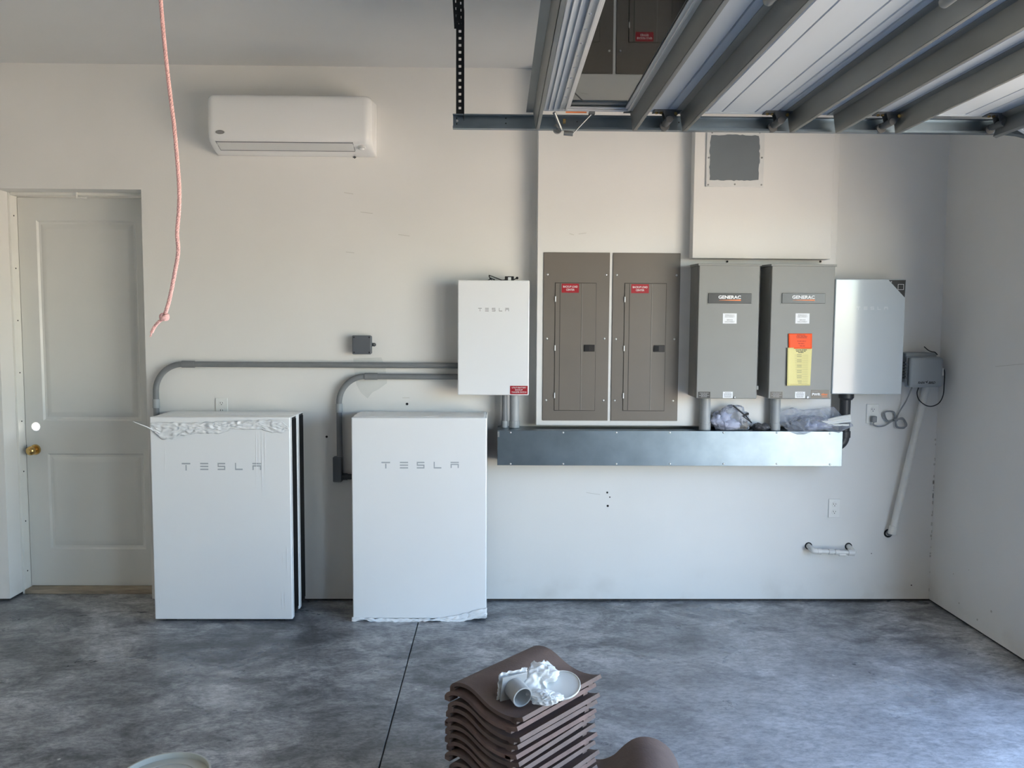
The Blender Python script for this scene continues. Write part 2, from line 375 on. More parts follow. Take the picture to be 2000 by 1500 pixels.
# thin scratches
M_scr = mat('pencil_mark', (.52, .50, .46), .7)
for (a, c, d, e, Y) in ((704, 414, 728, 417, 0), (676, 492, 692, 494, 0), (672, 376, 690, 379, 0), (778, 458, 800, 461, 0), (1112, 456, 1121, 459, -.1), (1130, 457, 1145, 455, -.1), (1145, 962, 1172, 966, 0), (786, 777, 800, 777, 0)):
    p, q = aty(a, c, Y), aty(d, e, Y); MB().tube([(p.x, Y - .0004, p.z), (q.x, Y - .0004, q.z)], .0012, 5).build('scuff_mark', M_scr, wb)
# right wall with the garage doorway
OY0, OY1, OZ = -1.50, -4.15, 2.44
OY2, OY3 = -4.95, -6.25      # added opening, unseen behind the camera, to brighten left side and battery fronts
b = MB(); b.box(XR, XR + .16, OY0, 0, .014, ZC); b.box(XR, XR + .16, OY3, OY0, OZ, ZC); b.box(XR, XR + .16, OY2, OY1, .014, OZ); b.box(XR, XR + .16, YF, OY3, .014, ZC)
wr = b.build('wall_right', M_wall); tag(wr, 'off white side wall at the right with the open garage doorway', kind='structure')
b = MB(); b.box(XR + .012, XR + .15, OY0 + .01, 0, 0, .0135); b.box(XR + .012, XR + .15, OY2 + .01, OY1 - .01, 0, .0135); b.box(XR + .012, XR + .15, YF, OY3 - .01, 0, .0135); b.build('sill_plate', M_gap, wr)
for z, y, r in ((.25, -.25, .004), (.1, -.32, .005), (.16, -.62, .007), (.07, -.5, .006), (.32, -.4, .003)):
    MB().cyl((XR + .001, y, z), (XR - .001, y, z), r, 8).build('chip', M_scr, wr)
p = atz(1928, 712, 1); MB().tube([(XR - .0004, -.55, 1.475), (XR - .0004, -.78, 1.50)], .0011, 5).build('scuff_mark', M_scr, wr)
# chipped corner joint between the two walls
rn = random.Random(3); cj = []
for k in range(26):
    z = rn.uniform(.05, 1.0); cj.append((z, rn.uniform(.004, .022)))
b = MB()
for z, h in cj: b.box(XR - rn.uniform(.003, .010), XR + .001, -.0012, .0, z, z + h)
b.build('chipped_joint', M_scr, wb)
wl = MB().box(XL - .16, XL, YF, 0, .0, ZC).build('wall_left', M_wall); tag(wl, 'off white side wall at the left, out of view', kind='structure')
wf = MB().box(XL - .16, XR + .16, YF - .16, YF, 0, ZC).build('wall_front', M_wall); tag(wf, 'off white wall behind the camera', kind='structure')
# boxed-out chase behind the panels and the deeper box above the switches
CX0, CX1, CZ0, CY = .222, 1.965, 1.092, -.1
wc = MB().box(CX0, CX1, CY, .0, CZ0, ZC).build('wall_chase', M_wall, bevel=.003); tag(wc, 'off white boxed out wall section behind the electrical panels', kind='structure')
UX0, UX1, UZ, UY = 1.104, 1.90, 2.067, -.18
wu = MB().box(UX0, UX1, UY, CY - .0005, UZ, ZC).build('wall_soffit', M_wall, bevel=.003); tag(wu, 'off white boxed out soffit above the grey transfer switches', kind='structure')
x0, x1, z0, z1 = rect(1380, 258, 1490, 366, UY)
ap = thing('access_panel', 'square access cover with a grey primed centre on the soffit', 'access panel', ((x0 + x1) / 2, UY, z0))
MB().box(x0, x1, UY - .010, UY - .0005, z0, z1).build('cover', M_patchw, ap, bevel=.003)
a = rect(1387, 263, 1482, 353, UY - .01); rn = random.Random(5); pts = []
for k in range(64):
    t = 2 * math.pi * k / 64; c_, s_ = math.cos(t), math.sin(t); q = max(abs(c_), abs(s_)) ** .92
    pts.append(((a[0] + a[1]) / 2 + c_ / q * (a[1] - a[0]) / 2 * (1 + rn.uniform(-.02, .02)), (a[2] + a[3]) / 2 + s_ / q * (a[3] - a[2]) / 2 * (1 + rn.uniform(-.02, .02))))
MB().extrude(pts, lambda x, z: (x, UY - .0112, z), lambda x, z: (x, UY - .010, z)).build('primer_patch', M_patch, ap)
for px, py in ((1384, 308), (1488, 308), (1383, 361), (1435, 360), (1487, 361), (1391, 259), (1484, 259)):
    p = aty(px, py, UY - .01); MB().cyl((p.x, UY - .010, p.z), (p.x, UY - .0125, p.z), .005, 10).build('screw', M_galvd, ap)
for px in (1420, 1602):
    p = aty(px, 511, CY); MB().cyl((p.x, CY, p.z), (p.x, CY - .006, p.z), .006, 10).build('screw_head', M_hole, wc)

# ------------------------------------------------------------------ entry door in the recess
DX0, DX1, DY, DZ0, DZ1 = -2.925, -2.107, .2, .03, 2.435
tr = thing('trim_1', None, None, (RX0, .2, 0)); tr['kind'] = 'structure'; tr['label'] = 'white painted door frame inside the recess'
MB().box(RX0, DX0 - .002, .13, .36, 0, RZ).build('jamb', M_trim, tr, bevel=.002)
MB().box(DX1 + .002, RX1, .13, .36, 0, RZ).build('jamb', M_trim, tr, bevel=.002)
MB().box(DX0, DX1, .13, .36, DZ1 + .003, RZ).build('head_jamb', M_trim, tr, bevel=.002)
for px, py in ((26, 421), (34, 524), (39, 626), (43, 728), (45, 823), (49, 921), (54, 1018), (58, 1115)):
    z = aty(px, py, .16).z; MB().cyl((DX0 - .003, .165, z), (DX0 - .0005, .165, z), .0045, 8).build('screw', M_hole, tr)
sr_ = thing('trim_2', None, None, (RX0, .2, 0)); sr_['kind'] = 'structure'; sr_['label'] = 'weathered wooden threshold under the door'
MB().box(RX0 + .016, RX1 - .016, .125, .36, .0, .027).build('threshold', M_wood, sr_, bevel=.003)
b = MB()
PAN = [(-2.815, -2.213, 1.072, 2.298), (-2.797, -2.205, .262, .867)]
xs = (DX0, -2.815, -2.213, DX1)
def ring_panel(x0, x1, z0, z1):
    rings = [(0, DY), (.010, DY + .010), (.022, DY + .012), (.050, DY + .003), (.056, DY + .003)]
    vs = []; fs = []
    for d, y in rings: vs += [(x0 + d, y, z0 + d), (x1 - d, y, z0 + d), (x1 - d, y, z1 - d), (x0 + d, y, z1 - d)]
    for k in range(len(rings) - 1):
        for i in range(4): fs.append((k * 4 + i, k * 4 + (i + 1) % 4, k * 4 + 4 + (i + 1) % 4, k * 4 + 4 + i))
    n = (len(rings) - 1) * 4; fs.append((n, n + 1, n + 2, n + 3)); b.add(vs, fs)
def q(x0, x1, z0, z1): b.add([(x0, DY, z0), (x1, DY, z0), (x1, DY, z1), (x0, DY, z1)], [(0, 1, 2, 3)])
(ax, bx, az, bz), (ex, fx, ez, fz) = PAN
for p_ in PAN: ring_panel(*p_)
HX, HZ, HR = -2.862, 1.035, .027          # bore for a missing deadbolt
NS = 24
hole = [(HX + HR * math.cos(2 * math.pi * i / NS), HZ + HR * math.sin(2 * math.pi * i / NS)) for i in range(NS)]
q(DX0, ax, bz, DZ1); q(ax, bx, bz, DZ1); q(bx, DX1, bz, DZ1); q(DX0, ax, az, bz); q(bx, DX1, az, bz)
# lock rail zone with the bore cut out
HB0, HB1 = HZ - .035, HZ + .035
q(DX0, ax, HB1, az); q(DX0, ax, fz, HB0); q(ax, DX1, fz, az)
sq = []
for i in range(NS):
    t = 2 * math.pi * i / NS; c_, s_ = math.cos(t), math.sin(t); k = min(((ax - HX) if c_ > 0 else (HX - DX0)) / max(abs(c_), 1e-6), .035 / max(abs(s_), 1e-6)); sq.append((HX + c_ * k, HZ + s_ * k))
vs = [(x, DY, z) for x, z in sq] + [(x, DY, z) for x, z in hole] + [(x, DY + .045, z) for x, z in hole]
fs = [(i, (i + 1) % NS, NS + (i + 1) % NS, NS + i) for i in range(NS)] + [(NS + i, NS + (i + 1) % NS, 2 * NS + (i + 1) % NS, 2 * NS + i) for i in range(NS)]
b.add(vs, fs)
for cx_, cz_ in ((DX0, HB0), (ax, HB0), (ax, HB1), (DX0, HB1)):   # corner fillers of the cut rectangle
    near = sorted(sq, key=lambda p: (p[0] - cx_) ** 2 + (p[1] - cz_) ** 2)[:2]
    b.add([(cx_, DY, cz_), (near[0][0], DY, near[0][1]), (near[1][0], DY, near[1][1])], [(0, 1, 2)])
q(DX0, ex, ez, fz); q(fx, DX1, ez, fz); q(DX0, ex, DZ0, ez); q(ex, fx, DZ0, ez); q(fx, DX1, DZ0, ez)
for (x0, x1, z0, z1) in ((DX0, DX0 + .001, DZ0, DZ1), (DX1 - .001, DX1, DZ0, DZ1), (DX0, DX1, DZ0, DZ0 + .001), (DX0, DX1, DZ1 - .001, DZ1)):
    b.box(x0, x1, DY, DY + .045, z0, z1)
# back skin round the bore
q2 = lambda x0, x1, z0, z1: b.add([(x0, DY + .045, z0), (x1, DY + .045, z0), (x1, DY + .045, z1), (x0, DY + .045, z1)], [(0, 1, 2, 3)])
q2(DX0, DX1, DZ0, HB0); q2(DX0, DX1, HB1, DZ1); q2(HX + .03, DX1, HB0, HB1); q2(DX0, HX - .03, HB0, HB1)
d1 = b.build('door_1', M_door, sharp=20); tag(d1, 'white two panel entry door in the recess', kind='structure')
MB().hollow((HX, DY - .001, HZ), (HX, DY + .044, HZ), HR + .003, HR - .002, 24).build('bore_ring', M_plate, d1)
p = aty(71, 878, DY); kx, kz = p.x - .005, p.z
kn = MB().cyl((kx, DY, kz), (kx, DY - .012, kz), .033, 24, .030).cyl((kx, DY - .012, kz), (kx, DY - .032, kz), .012, 16).build('knob_rose', M_brass, d1)
MB().ball((kx, DY - .052, kz), .028, 12, (1, .82, 1)).build('door_knob', M_brass, d1)
MB().cyl((kx, DY - .073, kz), (kx, DY - .079, kz), .012, 14).build('key_cylinder', M_brass, d1)
MB().box(DX0 + .0005, DX0 + .004, DY - .0015, DY + .02, kz - .03, kz + .03).build('latch_plate', M_galvd, d1)
p = aty(155, 384, .13)
hk = MB().box(p.x - .015, p.x - .009, .115, .1295, p.z - .012, p.z + .035).box(p.x - .015, p.x + .045, .118, .1295, p.z - .012, p.z - .004).cyl((p.x + .01, .118, p.z - .008), (p.x + .05, .118, p.z - .008), .005, 8).build('catch_bracket', M_trim, tr)

# ------------------------------------------------------------------ logo lettering
def wide_letters(parent, px_list, Y, m, hw):
    """wide spaced five letter wordmark made of separate strokes"""
    t = Y - .0006
    for ch, (a0, a1, c0, c1) in zip('TESLA', px_list):
        b = MB(); x0, x1, z0, z1 = rect(a0, c0, a1, c1, Y); w = x1 - x0; h = z1 - z0
        r = lambda u0, u1, v0, v1: b.box(x0 + u0 * w, x0 + u1 * w, t, Y + .0005, z0 + v0 * h, z0 + v1 * h)
        k = .19; g = .14
        if ch == 'T': r(0, 1, 1 - k, 1); r(.5 - g * .5, .5 + g * .5, 0, 1 - k * 1.45)
        elif ch == 'E': r(0, 1, 1 - k, 1); r(0, 1, .5 - k / 2, .5 + k / 2); r(0, 1, 0, k)
        elif ch == 'S': r(0, 1, 1 - k, 1); r(0, g, .5, 1 - k); r(0, 1, .5 - k / 2, .5 + k / 2); r(1 - g, 1, k, .5); r(0, 1, 0, k)
        elif ch == 'L': r(0, g, 0, 1); r(g, 1, 0, k)
        else: r(0, 1, 1 - k, 1); r(0, 1, .5 - k * .1, .5 + k * .9); r(0, g, 0, .5); r(1 - g, 1, 0, .5)
        b.build('letter', m, parent)

# ------------------------------------------------------------------ floor standing battery units
def battery(name, label, x0, x1, y_front, depth, ang_group, front=True):
    cx = (x0 + x1) / 2
    t = thing(name, label, 'battery', (cx, y_front + depth, 0), ang_group)
    yf, yb = y_front, y_front + depth; z0, z1 = .014, 1.162
    MB().box(x0, x1, yf, yf + .045, z0, z1).build('front_cover', M_white, t, bevel=.006, seg=3)
    MB().box(x0 + .006, x1 - .006, yf + .045, yb - .006, z0 + .01, z1 - .008).build('heatsink_body', M_black, t)
    MB().box(x0 + .001, x1 - .001, yf + .044, yb - .004, z1 - .008, z1 - .002).build('top_cover', M_white, t, bevel=.002)
    b = MB()
    for k in range(5):
        y = yf + .058 + k * (depth - .08) / 4; b.box(x1 - .007, x1 - .0008, y, y + .006, z0 + .03, z1 - .02)
    b.build('side_fin', M_black, t)
    for sx in (x0 + .08, x1 - .08): MB().box(sx - .03, sx + .03, yf + .03, yb - .02, 0, z0 + .012).build('foot', M_black, t)
    return t
LX0, LX1 = -1.928, -1.155
bl = battery('battery_unit', 'tall white battery unit by the door, torn white film across its upper front', LX0, LX1, -.345, .158, 'floor standing battery units')
bl2 = battery('battery_unit', 'white battery unit hidden behind the front one beside the door, black sides showing', LX0, LX1, -.180, .158, 'floor standing battery units')
RX0b, RX1b = -.818, -.063
b2 = battery('battery_unit', 'white battery unit below the wall gateway, film bunched along its bottom edge', RX0b, RX1b, -.335, .158, 'floor standing battery units')
b22 = battery('battery_unit', 'white battery unit tucked behind the one with film at its bottom edge', RX0b, RX1b, -.170, .158, 'floor standing battery units')
wide_letters(bl, [(355, 372, 904, 919), (391, 407, 904, 918), (425, 440, 904, 918), (459, 474, 904, 918), (493, 510, 904, 918)], -.345, M_letter, 1)
wide_letters(b2, [(745, 762, 902, 915), (781, 797, 902, 915), (814, 829, 902, 915), (847, 862, 902, 915), (880, 896, 902, 914)], -.335, M_letter, 1)
def crumple(u, v, sc, amp, seed):
    p = Vector((u * sc, v * sc, seed)); return amp * (abs(noise.noise(p)) * 1.2 + .6 * abs(noise.noise(p * 2.3)) + .3 * abs(noise.noise(p * 5)))
def film_band(parent, px0, px1, topf, botf, Y, seed, amp, name='protective_film', nu=110, nv=16, sc=9):
    def fn(u, v):
        px = px0 + (px1 - px0) * u; t_, b_ = topf(u), botf(u); p = aty(px, b_ + (t_ - b_) * v, Y)
        e = math.sin(math.pi * min(1, max(0, v))) ** .5
        d = .0012 + crumple(u * 2.2, v * .55, sc, amp, seed) * (.25 + .75 * e)
        return (p.x + .004 * noise.noise(Vector((u * 30, v * 4, seed + 3))), Y - d, p.z + .006 * noise.noise(Vector((u * 26, v * 5, seed))))
    o = MB().grid(fn, nu, nv).build(name, M_filmw, parent, solid=.0006, sharp=60); o['label'] = 'crumpled white protective film'; return o
lerp = lambda pts, u: next((a[1] + (b_[1] - a[1]) * (u - a[0]) / (b_[0] - a[0]) for a, b_ in zip(pts, pts[1:]) if u <= b_[0]), pts[-1][1])
film_band(bl, 294, 565, lambda u: lerp([(0, 826), (.08, 824), (.3, 826), (.6, 822), (.85, 820), (.95, 822), (1, 836)], u),
          lambda u: lerp([(0, 838), (.08, 858), (.16, 858), (.22, 851), (.35, 846), (.5, 847), (.6, 838), (.8, 839), (.88, 845), (.95, 845), (1, 838)], u), -.345, 2.0, .016)
p0 = aty(297, 839, -.35); p1 = aty(260, 823, -.42)
MB().tube(spline([p0, p0.lerp(p1, .35) + Vector((0, 0, .002)), p0.lerp(p1, .7), p1], 5), [.004, .0035, .003, .003, .003, .0025, .0025, .0025, .002, .002, .002, .0018, .0016, .0014, .0012, .001], 6).build('film_strand', M_filmw, bl)
b = MB()
for px, y0_, y1_ in ((322, 862, 950), (500, 842, 960), (505, 842, 925), (511, 842, 975), (517, 845, 925), (363, 925, 935), (560, 1060, 1120), (543, 1075, 1085), (552, 1080, 1105), (550, 1155, 1190), (556, 1155, 1190), (308, 1165, 1188), (312, 1160, 1180)):
    p, q_ = aty(px, y0_, -.345), aty(px + 1, y1_, -.345); b.tube([(p.x, -.3455, p.z), ((p.x + q_.x) / 2, -.3462, (p.z + q_.z) / 2), (q_.x, -.3455, q_.z)], [.0004, .0009, .0004], 5)
b.build('film_wrinkles', M_filmw, bl)['kind'] = 'stuff'
film_band(b2, 687, 951, lambda u: lerp([(0, 1204), (.1, 1207), (.45, 1208), (.62, 1208), (.8, 1200), (1, 1186)], u),
          lambda u: lerp([(0, 1215), (.09, 1210), (.12, 1212), (.2, 1219), (.33, 1221), (.42, 1217), (.62, 1211), (.75, 1219), (.86, 1211), (.95, 1207), (1, 1206)], u), -.338, 7.0, .012, sc=8)
# loose film lying on the top of the right unit
def topfilm(u, v):
    x = RX0b + .01 + (RX1b - RX0b - .02) * u; y = -.325 + .27 * v
    return (x, y, 1.1635 + crumple(u * 1.6, v * .5, 6, .012, 11) * math.sin(math.pi * v) ** .6)
MB().grid(topfilm, 60, 14).build('protective_film', M_filmw, b2, solid=.0005, sharp=60)
b = MB()
for px, y0_, y1_ in ((877, 832, 846), (880, 832, 846), (884, 836, 848), (755, 1185, 1196), (723, 1182, 1192), (888, 880, 890)):
    p, q_ = aty(px, y0_, -.335), aty(px + 1, y1_, -.335); b.tube([(p.x, -.3355, p.z), (q_.x, -.3355, q_.z)], .0007, 5)
b.build('film_wrinkles', M_filmw, b2)['kind'] = 'stuff'

# ------------------------------------------------------------------ wall gateways
def gateway(x0, x1, z0, z1, label, m):
    t = thing('energy_gateway', label, 'electrical box', ((x0 + x1) / 2, 0, z0), 'white energy gateways on the wall')
    MB().box(x0 + .012, x1 - .012, -.135, -.001, z0 + .012, z1 - .012).build('back_box', M_pvcl, t, bevel=.004)
    MB().box(x0, x1, -.165, -.130, z0, z1).build('front_cover', m, t, bevel=.006, seg=3)
    return t
gw1 = gateway(-.2347, .1763, 1.2751, 1.9351, 'white gateway box with a small red label at its lower corner', M_gloss)
wide_letters(gw1, [(934, 941, 601.5, 608), (947.5, 954.5, 601.5, 608), (961, 967.5, 601.5, 608), (974.5, 981, 601.5, 608), (987, 994, 601.5, 608)], -.165, M_greyink, 1)
x0, x1, z0, z1 = rect(996.5, 753.5, 1030.5, 770, -.166)
rl = MB().box(x0, x1, -.1668, -.1651, z0, z1).build('red_label', M_red, gw1); rl['label'] = 'red printed label'
for k, (s, w) in enumerate((('UTILITY/BATTERY', .82), ('BACKUP', .42), ('TRANSFER SWITCH', .86))):
    xc = (x0 + x1) / 2; hw = (x1 - x0) * w / 2; zz = z1 - (z1 - z0) * (.30 + .27 * k)
    text(s, 'print', M_wink, rl, xc - hw, xc + hw, zz, zz + (z1 - z0) * .17, -.1672, bold=.01)
gw2 = gateway(1.939, 2.350, 1.290, 1.957, 'white gateway box at the far right with a black corner sticker', mat('film_covered_glass', (.58, .63, .66), .10, spec=.6))
x0, x1, z0, z1 = 1.939, 2.350, 1.290, 1.957
a, c_, d_ = aty(1736, 547, -.166), aty(1769, 547, -.166), aty(1767, 581, -.166)
st = MB().extrude([(a.x, a.z), (c_.x, c_.z), (d_.x, d_.z)], lambda x, z: (x, -.1665, z), lambda x, z: (x, -.165, z)).build('corner_sticker', M_badge, gw2)
p = aty(1741, 550.5, -.167); MB().cyl((p.x, -.1672, p.z), (p.x, -.1664, p.z), .005, 3).build('print', M_wink, st)
q_ = rect(1754, 555, 1765, 566, -.167); bars('print', M_wink, st, [(q_[0], q_[1], q_[3] - .002, q_[3]), (q_[0], q_[1], q_[2], q_[2] + .002), (q_[0], q_[0] + .002, q_[2], q_[3]), (q_[1] - .002, q_[1], q_[2], q_[3])], -.1668)
wide_letters(gw2, [(1673, 1680, 599, 605), (1687, 1694, 599, 605), (1700.5, 1707, 599, 605), (1714, 1720.5, 599, 605), (1727, 1734, 599, 605)], -.165, mat('faint_logo', (.70, .72, .74), .4), 1)
# cables lying on the first gateway
cb = thing('cable_bundle', 'small tangle of thin black cables on top of the white gateway', 'cable', (-.02, -.10, 1.93))
P = lambda px, py, Y: aty(px, py, Y)
zt = 1.9275
b = MB()
b.tube(spline([P(952, 548, -.11), P(957, 545, -.11), P(956, 538.5, -.11), P(967, 542, -.10), P(980, 547, -.10), P(988, 546, -.10)], 6), .0028, 7)
b.tube(spline([P(958, 543, -.08), P(962, 545, -.085), P(966, 546.5, -.09), P(961, 547.5, -.1), P(956, 541, -.1)], 6), .0026, 7)
b.tube(spline([P(1000, 547, -.1), P(1004, 546, -.1), P(1009, 543.5, -.1)], 6), .003, 7)
b.build('cable', M_cordb, cb)
MB().cyl(P(954.5, 538.5, -.11), P(957, 539, -.11), .0055, 8).build('connector', M_cordb, cb)
MB().ball(P(1010, 543, -.1), .008, 6).build('connector', M_cordb, cb)
x0, x1, z0, z1 = rect(986, 540.5, 1003.5, 548, -.1)
MB().box(x0, x1, -.12, -.08, zt - .002, z1 + .002).build('clamp_body', M_cordb, cb, bevel=.003)
MB().box(x0 + .018, x0 + .036, -.1205, -.1195, zt + .003, z1 - .004).build('clamp_label', M_paper, cb)

# ------------------------------------------------------------------ conduits
def arc(c, r, a0, a1, ax1, ax2, n=12):
    return [Vector(c) + Vector(ax1) * (r * math.cos(a0 + (a1 - a0) * i / n)) + Vector(ax2) * (r * math.sin(a0 + (a1 - a0) * i / n)) for i in range(n + 1)]
X_, Z_ = (1, 0, 0), (0, 0, 1)
cyd = -.034
def elbow_run(label, zh_px, x_start, xe_px, xv_px, zc_px, zb, body=False):
    zh = aty(*zh_px, cyd).z; xe = aty(xe_px, zh_px[1], cyd).x; xv = aty(xv_px, zc_px, cyd).x; r = xe - xv
    t = thing('conduit_run', label, 'conduit', (xv, cyd, zb), 'grey conduits on the back wall')
    R = .0168
    MB().cyl((x_start, cyd, zh), (xe + .03, cyd, zh), R, 20).build('pipe', M_pvcg, t)
    MB().tube(arc((xe, cyd, zh - r), r, math.pi / 2, math.pi, X_, Z_, 14) + [(xv, cyd, aty(xv_px, zc_px, cyd).z)], R, 20).build('elbow', M_pvcg, t)
    MB().cyl((xe - .005, cyd, zh), (xe + .07, cyd, zh), .0205, 20).build('coupling', M_pvcg, t, bevel=.001)
    zc = aty(xv_px, zc_px, cyd).z
    MB().cyl((xv, cyd, zc - .026), (xv, cyd, zc + .026), .0205, 20).build('coupling', M_pvcl, t, bevel=.001)
    MB().cyl((xv, cyd, zb), (xv, cyd, zc), R, 20).build('pipe', M_pvcg, t)
    return t, xv
c1, xv1 = elbow_run('grey conduit running along the wall and bending down behind the battery by the door', (600, 712.5), -.2232, 357, 305, 788, .62)
c2, xv2 = elbow_run('grey conduit bending down into a dark access fitting between the batteries', (800, 735.5), -.2232, 714, 662.5, 797, aty(660, 895, cyd).z)
x0, x1, z0, z1 = rect(649.5, 893, 667.5, 942, cyd - .02)
MB().box(x0, x1, cyd - .022, cyd + .026, z0, z1).build('access_body', M_gbox, c2, bevel=.006)
MB().box(x0 + .002, x1 - .002, cyd - .026, cyd - .0225, z0 + .004, z1 - .006).build('access_cover', M_gbox, c2, bevel=.002)
p = aty(680, 931, cyd); MB().cyl((x1 - .004, cyd, p.z), (RX0b + .03, cyd, p.z), .0168, 18).cyl((x1 - .004, cyd, p.z), (x1 + .03, cyd, p.z), .0205, 18).build('stub_pipe', M_pvcd, c2)

WWZ0, WWZ1, WWX0, WWX1, WWY = .875, 1.076, -.003, 1.992, -.21
def riser(px, r, z_top, label, m, col_r, Y=-.085, hub=None):
    p = aty(px, 810, Y); t = thing('conduit_riser', label, 'conduit', (p.x, Y, WWZ1), 'short conduits above the steel wireway')
    MB().cyl((p.x, Y, WWZ1 + .0005), (p.x, Y, z_top), r, 24).build('pipe', m, t)
    MB().cyl((p.x, Y, WWZ1 + .0008), (p.x, Y, WWZ1 + .042), col_r, 24).build('coupling', M_pvcl, t, bevel=.0015)
    MB().cyl((p.x, Y, z_top - .016), (p.x, Y, z_top + .002), r * .72, 20).build('threaded_nipple', M_steel, t)
    return t
riser(985.5, .0165, 1.286, 'thin dark grey conduit below the first white gateway', M_pvcg, .0195)
riser(1004.5, .028, 1.286, 'thick light grey conduit below the first white gateway', M_pvcl, .031)
# ------------------------------------------------------------------ wireway
ww = thing('steel_wireway', 'long galvanized steel wireway trough below the electrical panels', 'wireway', ((WWX0 + WWX1) / 2, -.1, WWZ0))
MB().box(WWX0, WWX1, WWY + .004, -.001, WWZ0, WWZ1).build('trough', M_galv, ww, bevel=.002)
MB().box(WWX0 - .001, WWX1 + .001, WWY - .0015, WWY + .0035, WWZ0 - .001, WWZ1 + .001).build('front_cover', M_galv, ww, bevel=.0012)
for py in (845, 906):
    for px in (997, 1100, 1204, 1308.5, 1413, 1517, 1621):
        if px == 1621: pp = 847 if py < 900 else 907
        else: pp = py
        p = aty(px, pp, WWY - .002); MB().ball((p.x, WWY - .002, p.z), .0058, 5, (1, .55, 1)).build('screw', M_steel, ww)
for px, py in ((974.5, 838), ):
    p = aty(px, py, WWY); MB().box(WWX0 - .0012, WWX0 + .010, WWY - .0025, WWY - .0014, WWZ1 - .038, WWZ1 - .006).build('bent_corner', M_steel, ww)

# ------------------------------------------------------------------ load centers
def load_center(px0, px1, label):
    Y = CY - .006; x0, x1, z0, z1 = rect(px0, 493, px1, 814.5, Y)
    z0, z1 = 1.122, aty(1120, 493, Y).z; w = x1 - x0; h = z1 - z0
    t = thing('load_center', label, 'electrical panel', ((x0 + x1) / 2, CY, z0), 'brown load center panels')
    U = lambda u: x0 + u * w; V = lambda v: z1 - v * h
    MB().box(x0, x1, Y, CY - .0005, z0, z1).build('cover', M_taupe, t, bevel=.004, seg=2)
    du0, du1, dv0, dv1 = .175, .80, .178, .94
    MB().box(U(du0), U(du1), Y - .0006, Y + .001, V(dv1), V(dv0)).build('door_gap', M_hole, t)
    dr = MB().box(U(du0) + .0018, U(du1) - .0018, Y - .004, Y, V(dv1) + .0018, V(dv0) - .0018).build('panel_door', M_taupe, t, bevel=.0018)
    MB().box(U(.248), U(.254), Y - .0046, Y - .0035, V(dv1) + .004, V(dv0) - .004).build('crease', M_hole, dr)
    MB().box(U(.578), U(.590), Y - .0058, Y - .0035, V(dv1) + .004, V(dv0) - .004).build('ridge', M_taupe_l, dr, bevel=.0006)
    for v in (.275, .565, .848):
        MB().cyl((U(.182), Y - .006, V(v + .016)), (U(.182), Y - .006, V(v - .016)), .0034, 10).build('hinge', M_alum, t)
    lt = MB().box(U(.620), U(.785), Y - .009, Y - .003, V(.585), V(.545)).build('latch', M_latch, dr, bevel=.002)
    MB().box(U(.632), U(.695), Y - .0115, Y - .0085, V(.580), V(.550)).build('latch_slide', M_hole, dr)
    for u, v in ((.06, .130), (.945, .130), (.06, .510), (.93, .508), (.055, .878), (.93, .878)):
        MB().ball((U(u), Y, V(v)), .0065, 6, (1, .6, 1)).build('screw', M_steel, t)
    lx0, lx1, lz0, lz1 = U(.275), U(.535), V(.237), V(.184)
    lb = MB().box(lx0, lx1, Y - .0048, Y - .0038, lz0, lz1).build('red_label', M_red, dr); lb['label'] = 'red printed label'
    lw, lh = lx1 - lx0, lz1 - lz0
    text('BACKUP LOAD', 'print', M_wink, dr, lx0 + lw * .08, lx1 - lw * .08, lz0 + lh * .56, lz0 + lh * .78, Y - .0053, bold=.01)
    text('CENTER', 'print', M_wink, dr, lx0 + lw * .26, lx1 - lw * .26, lz0 + lh * .22, lz0 + lh * .44, Y - .0053, bold=.01)
    return t
load_center(1062, 1187, 'brown load center panel nearer the white gateway')
load_center(1197.5, 1323, 'brown load center panel nearer the grey transfer switches')

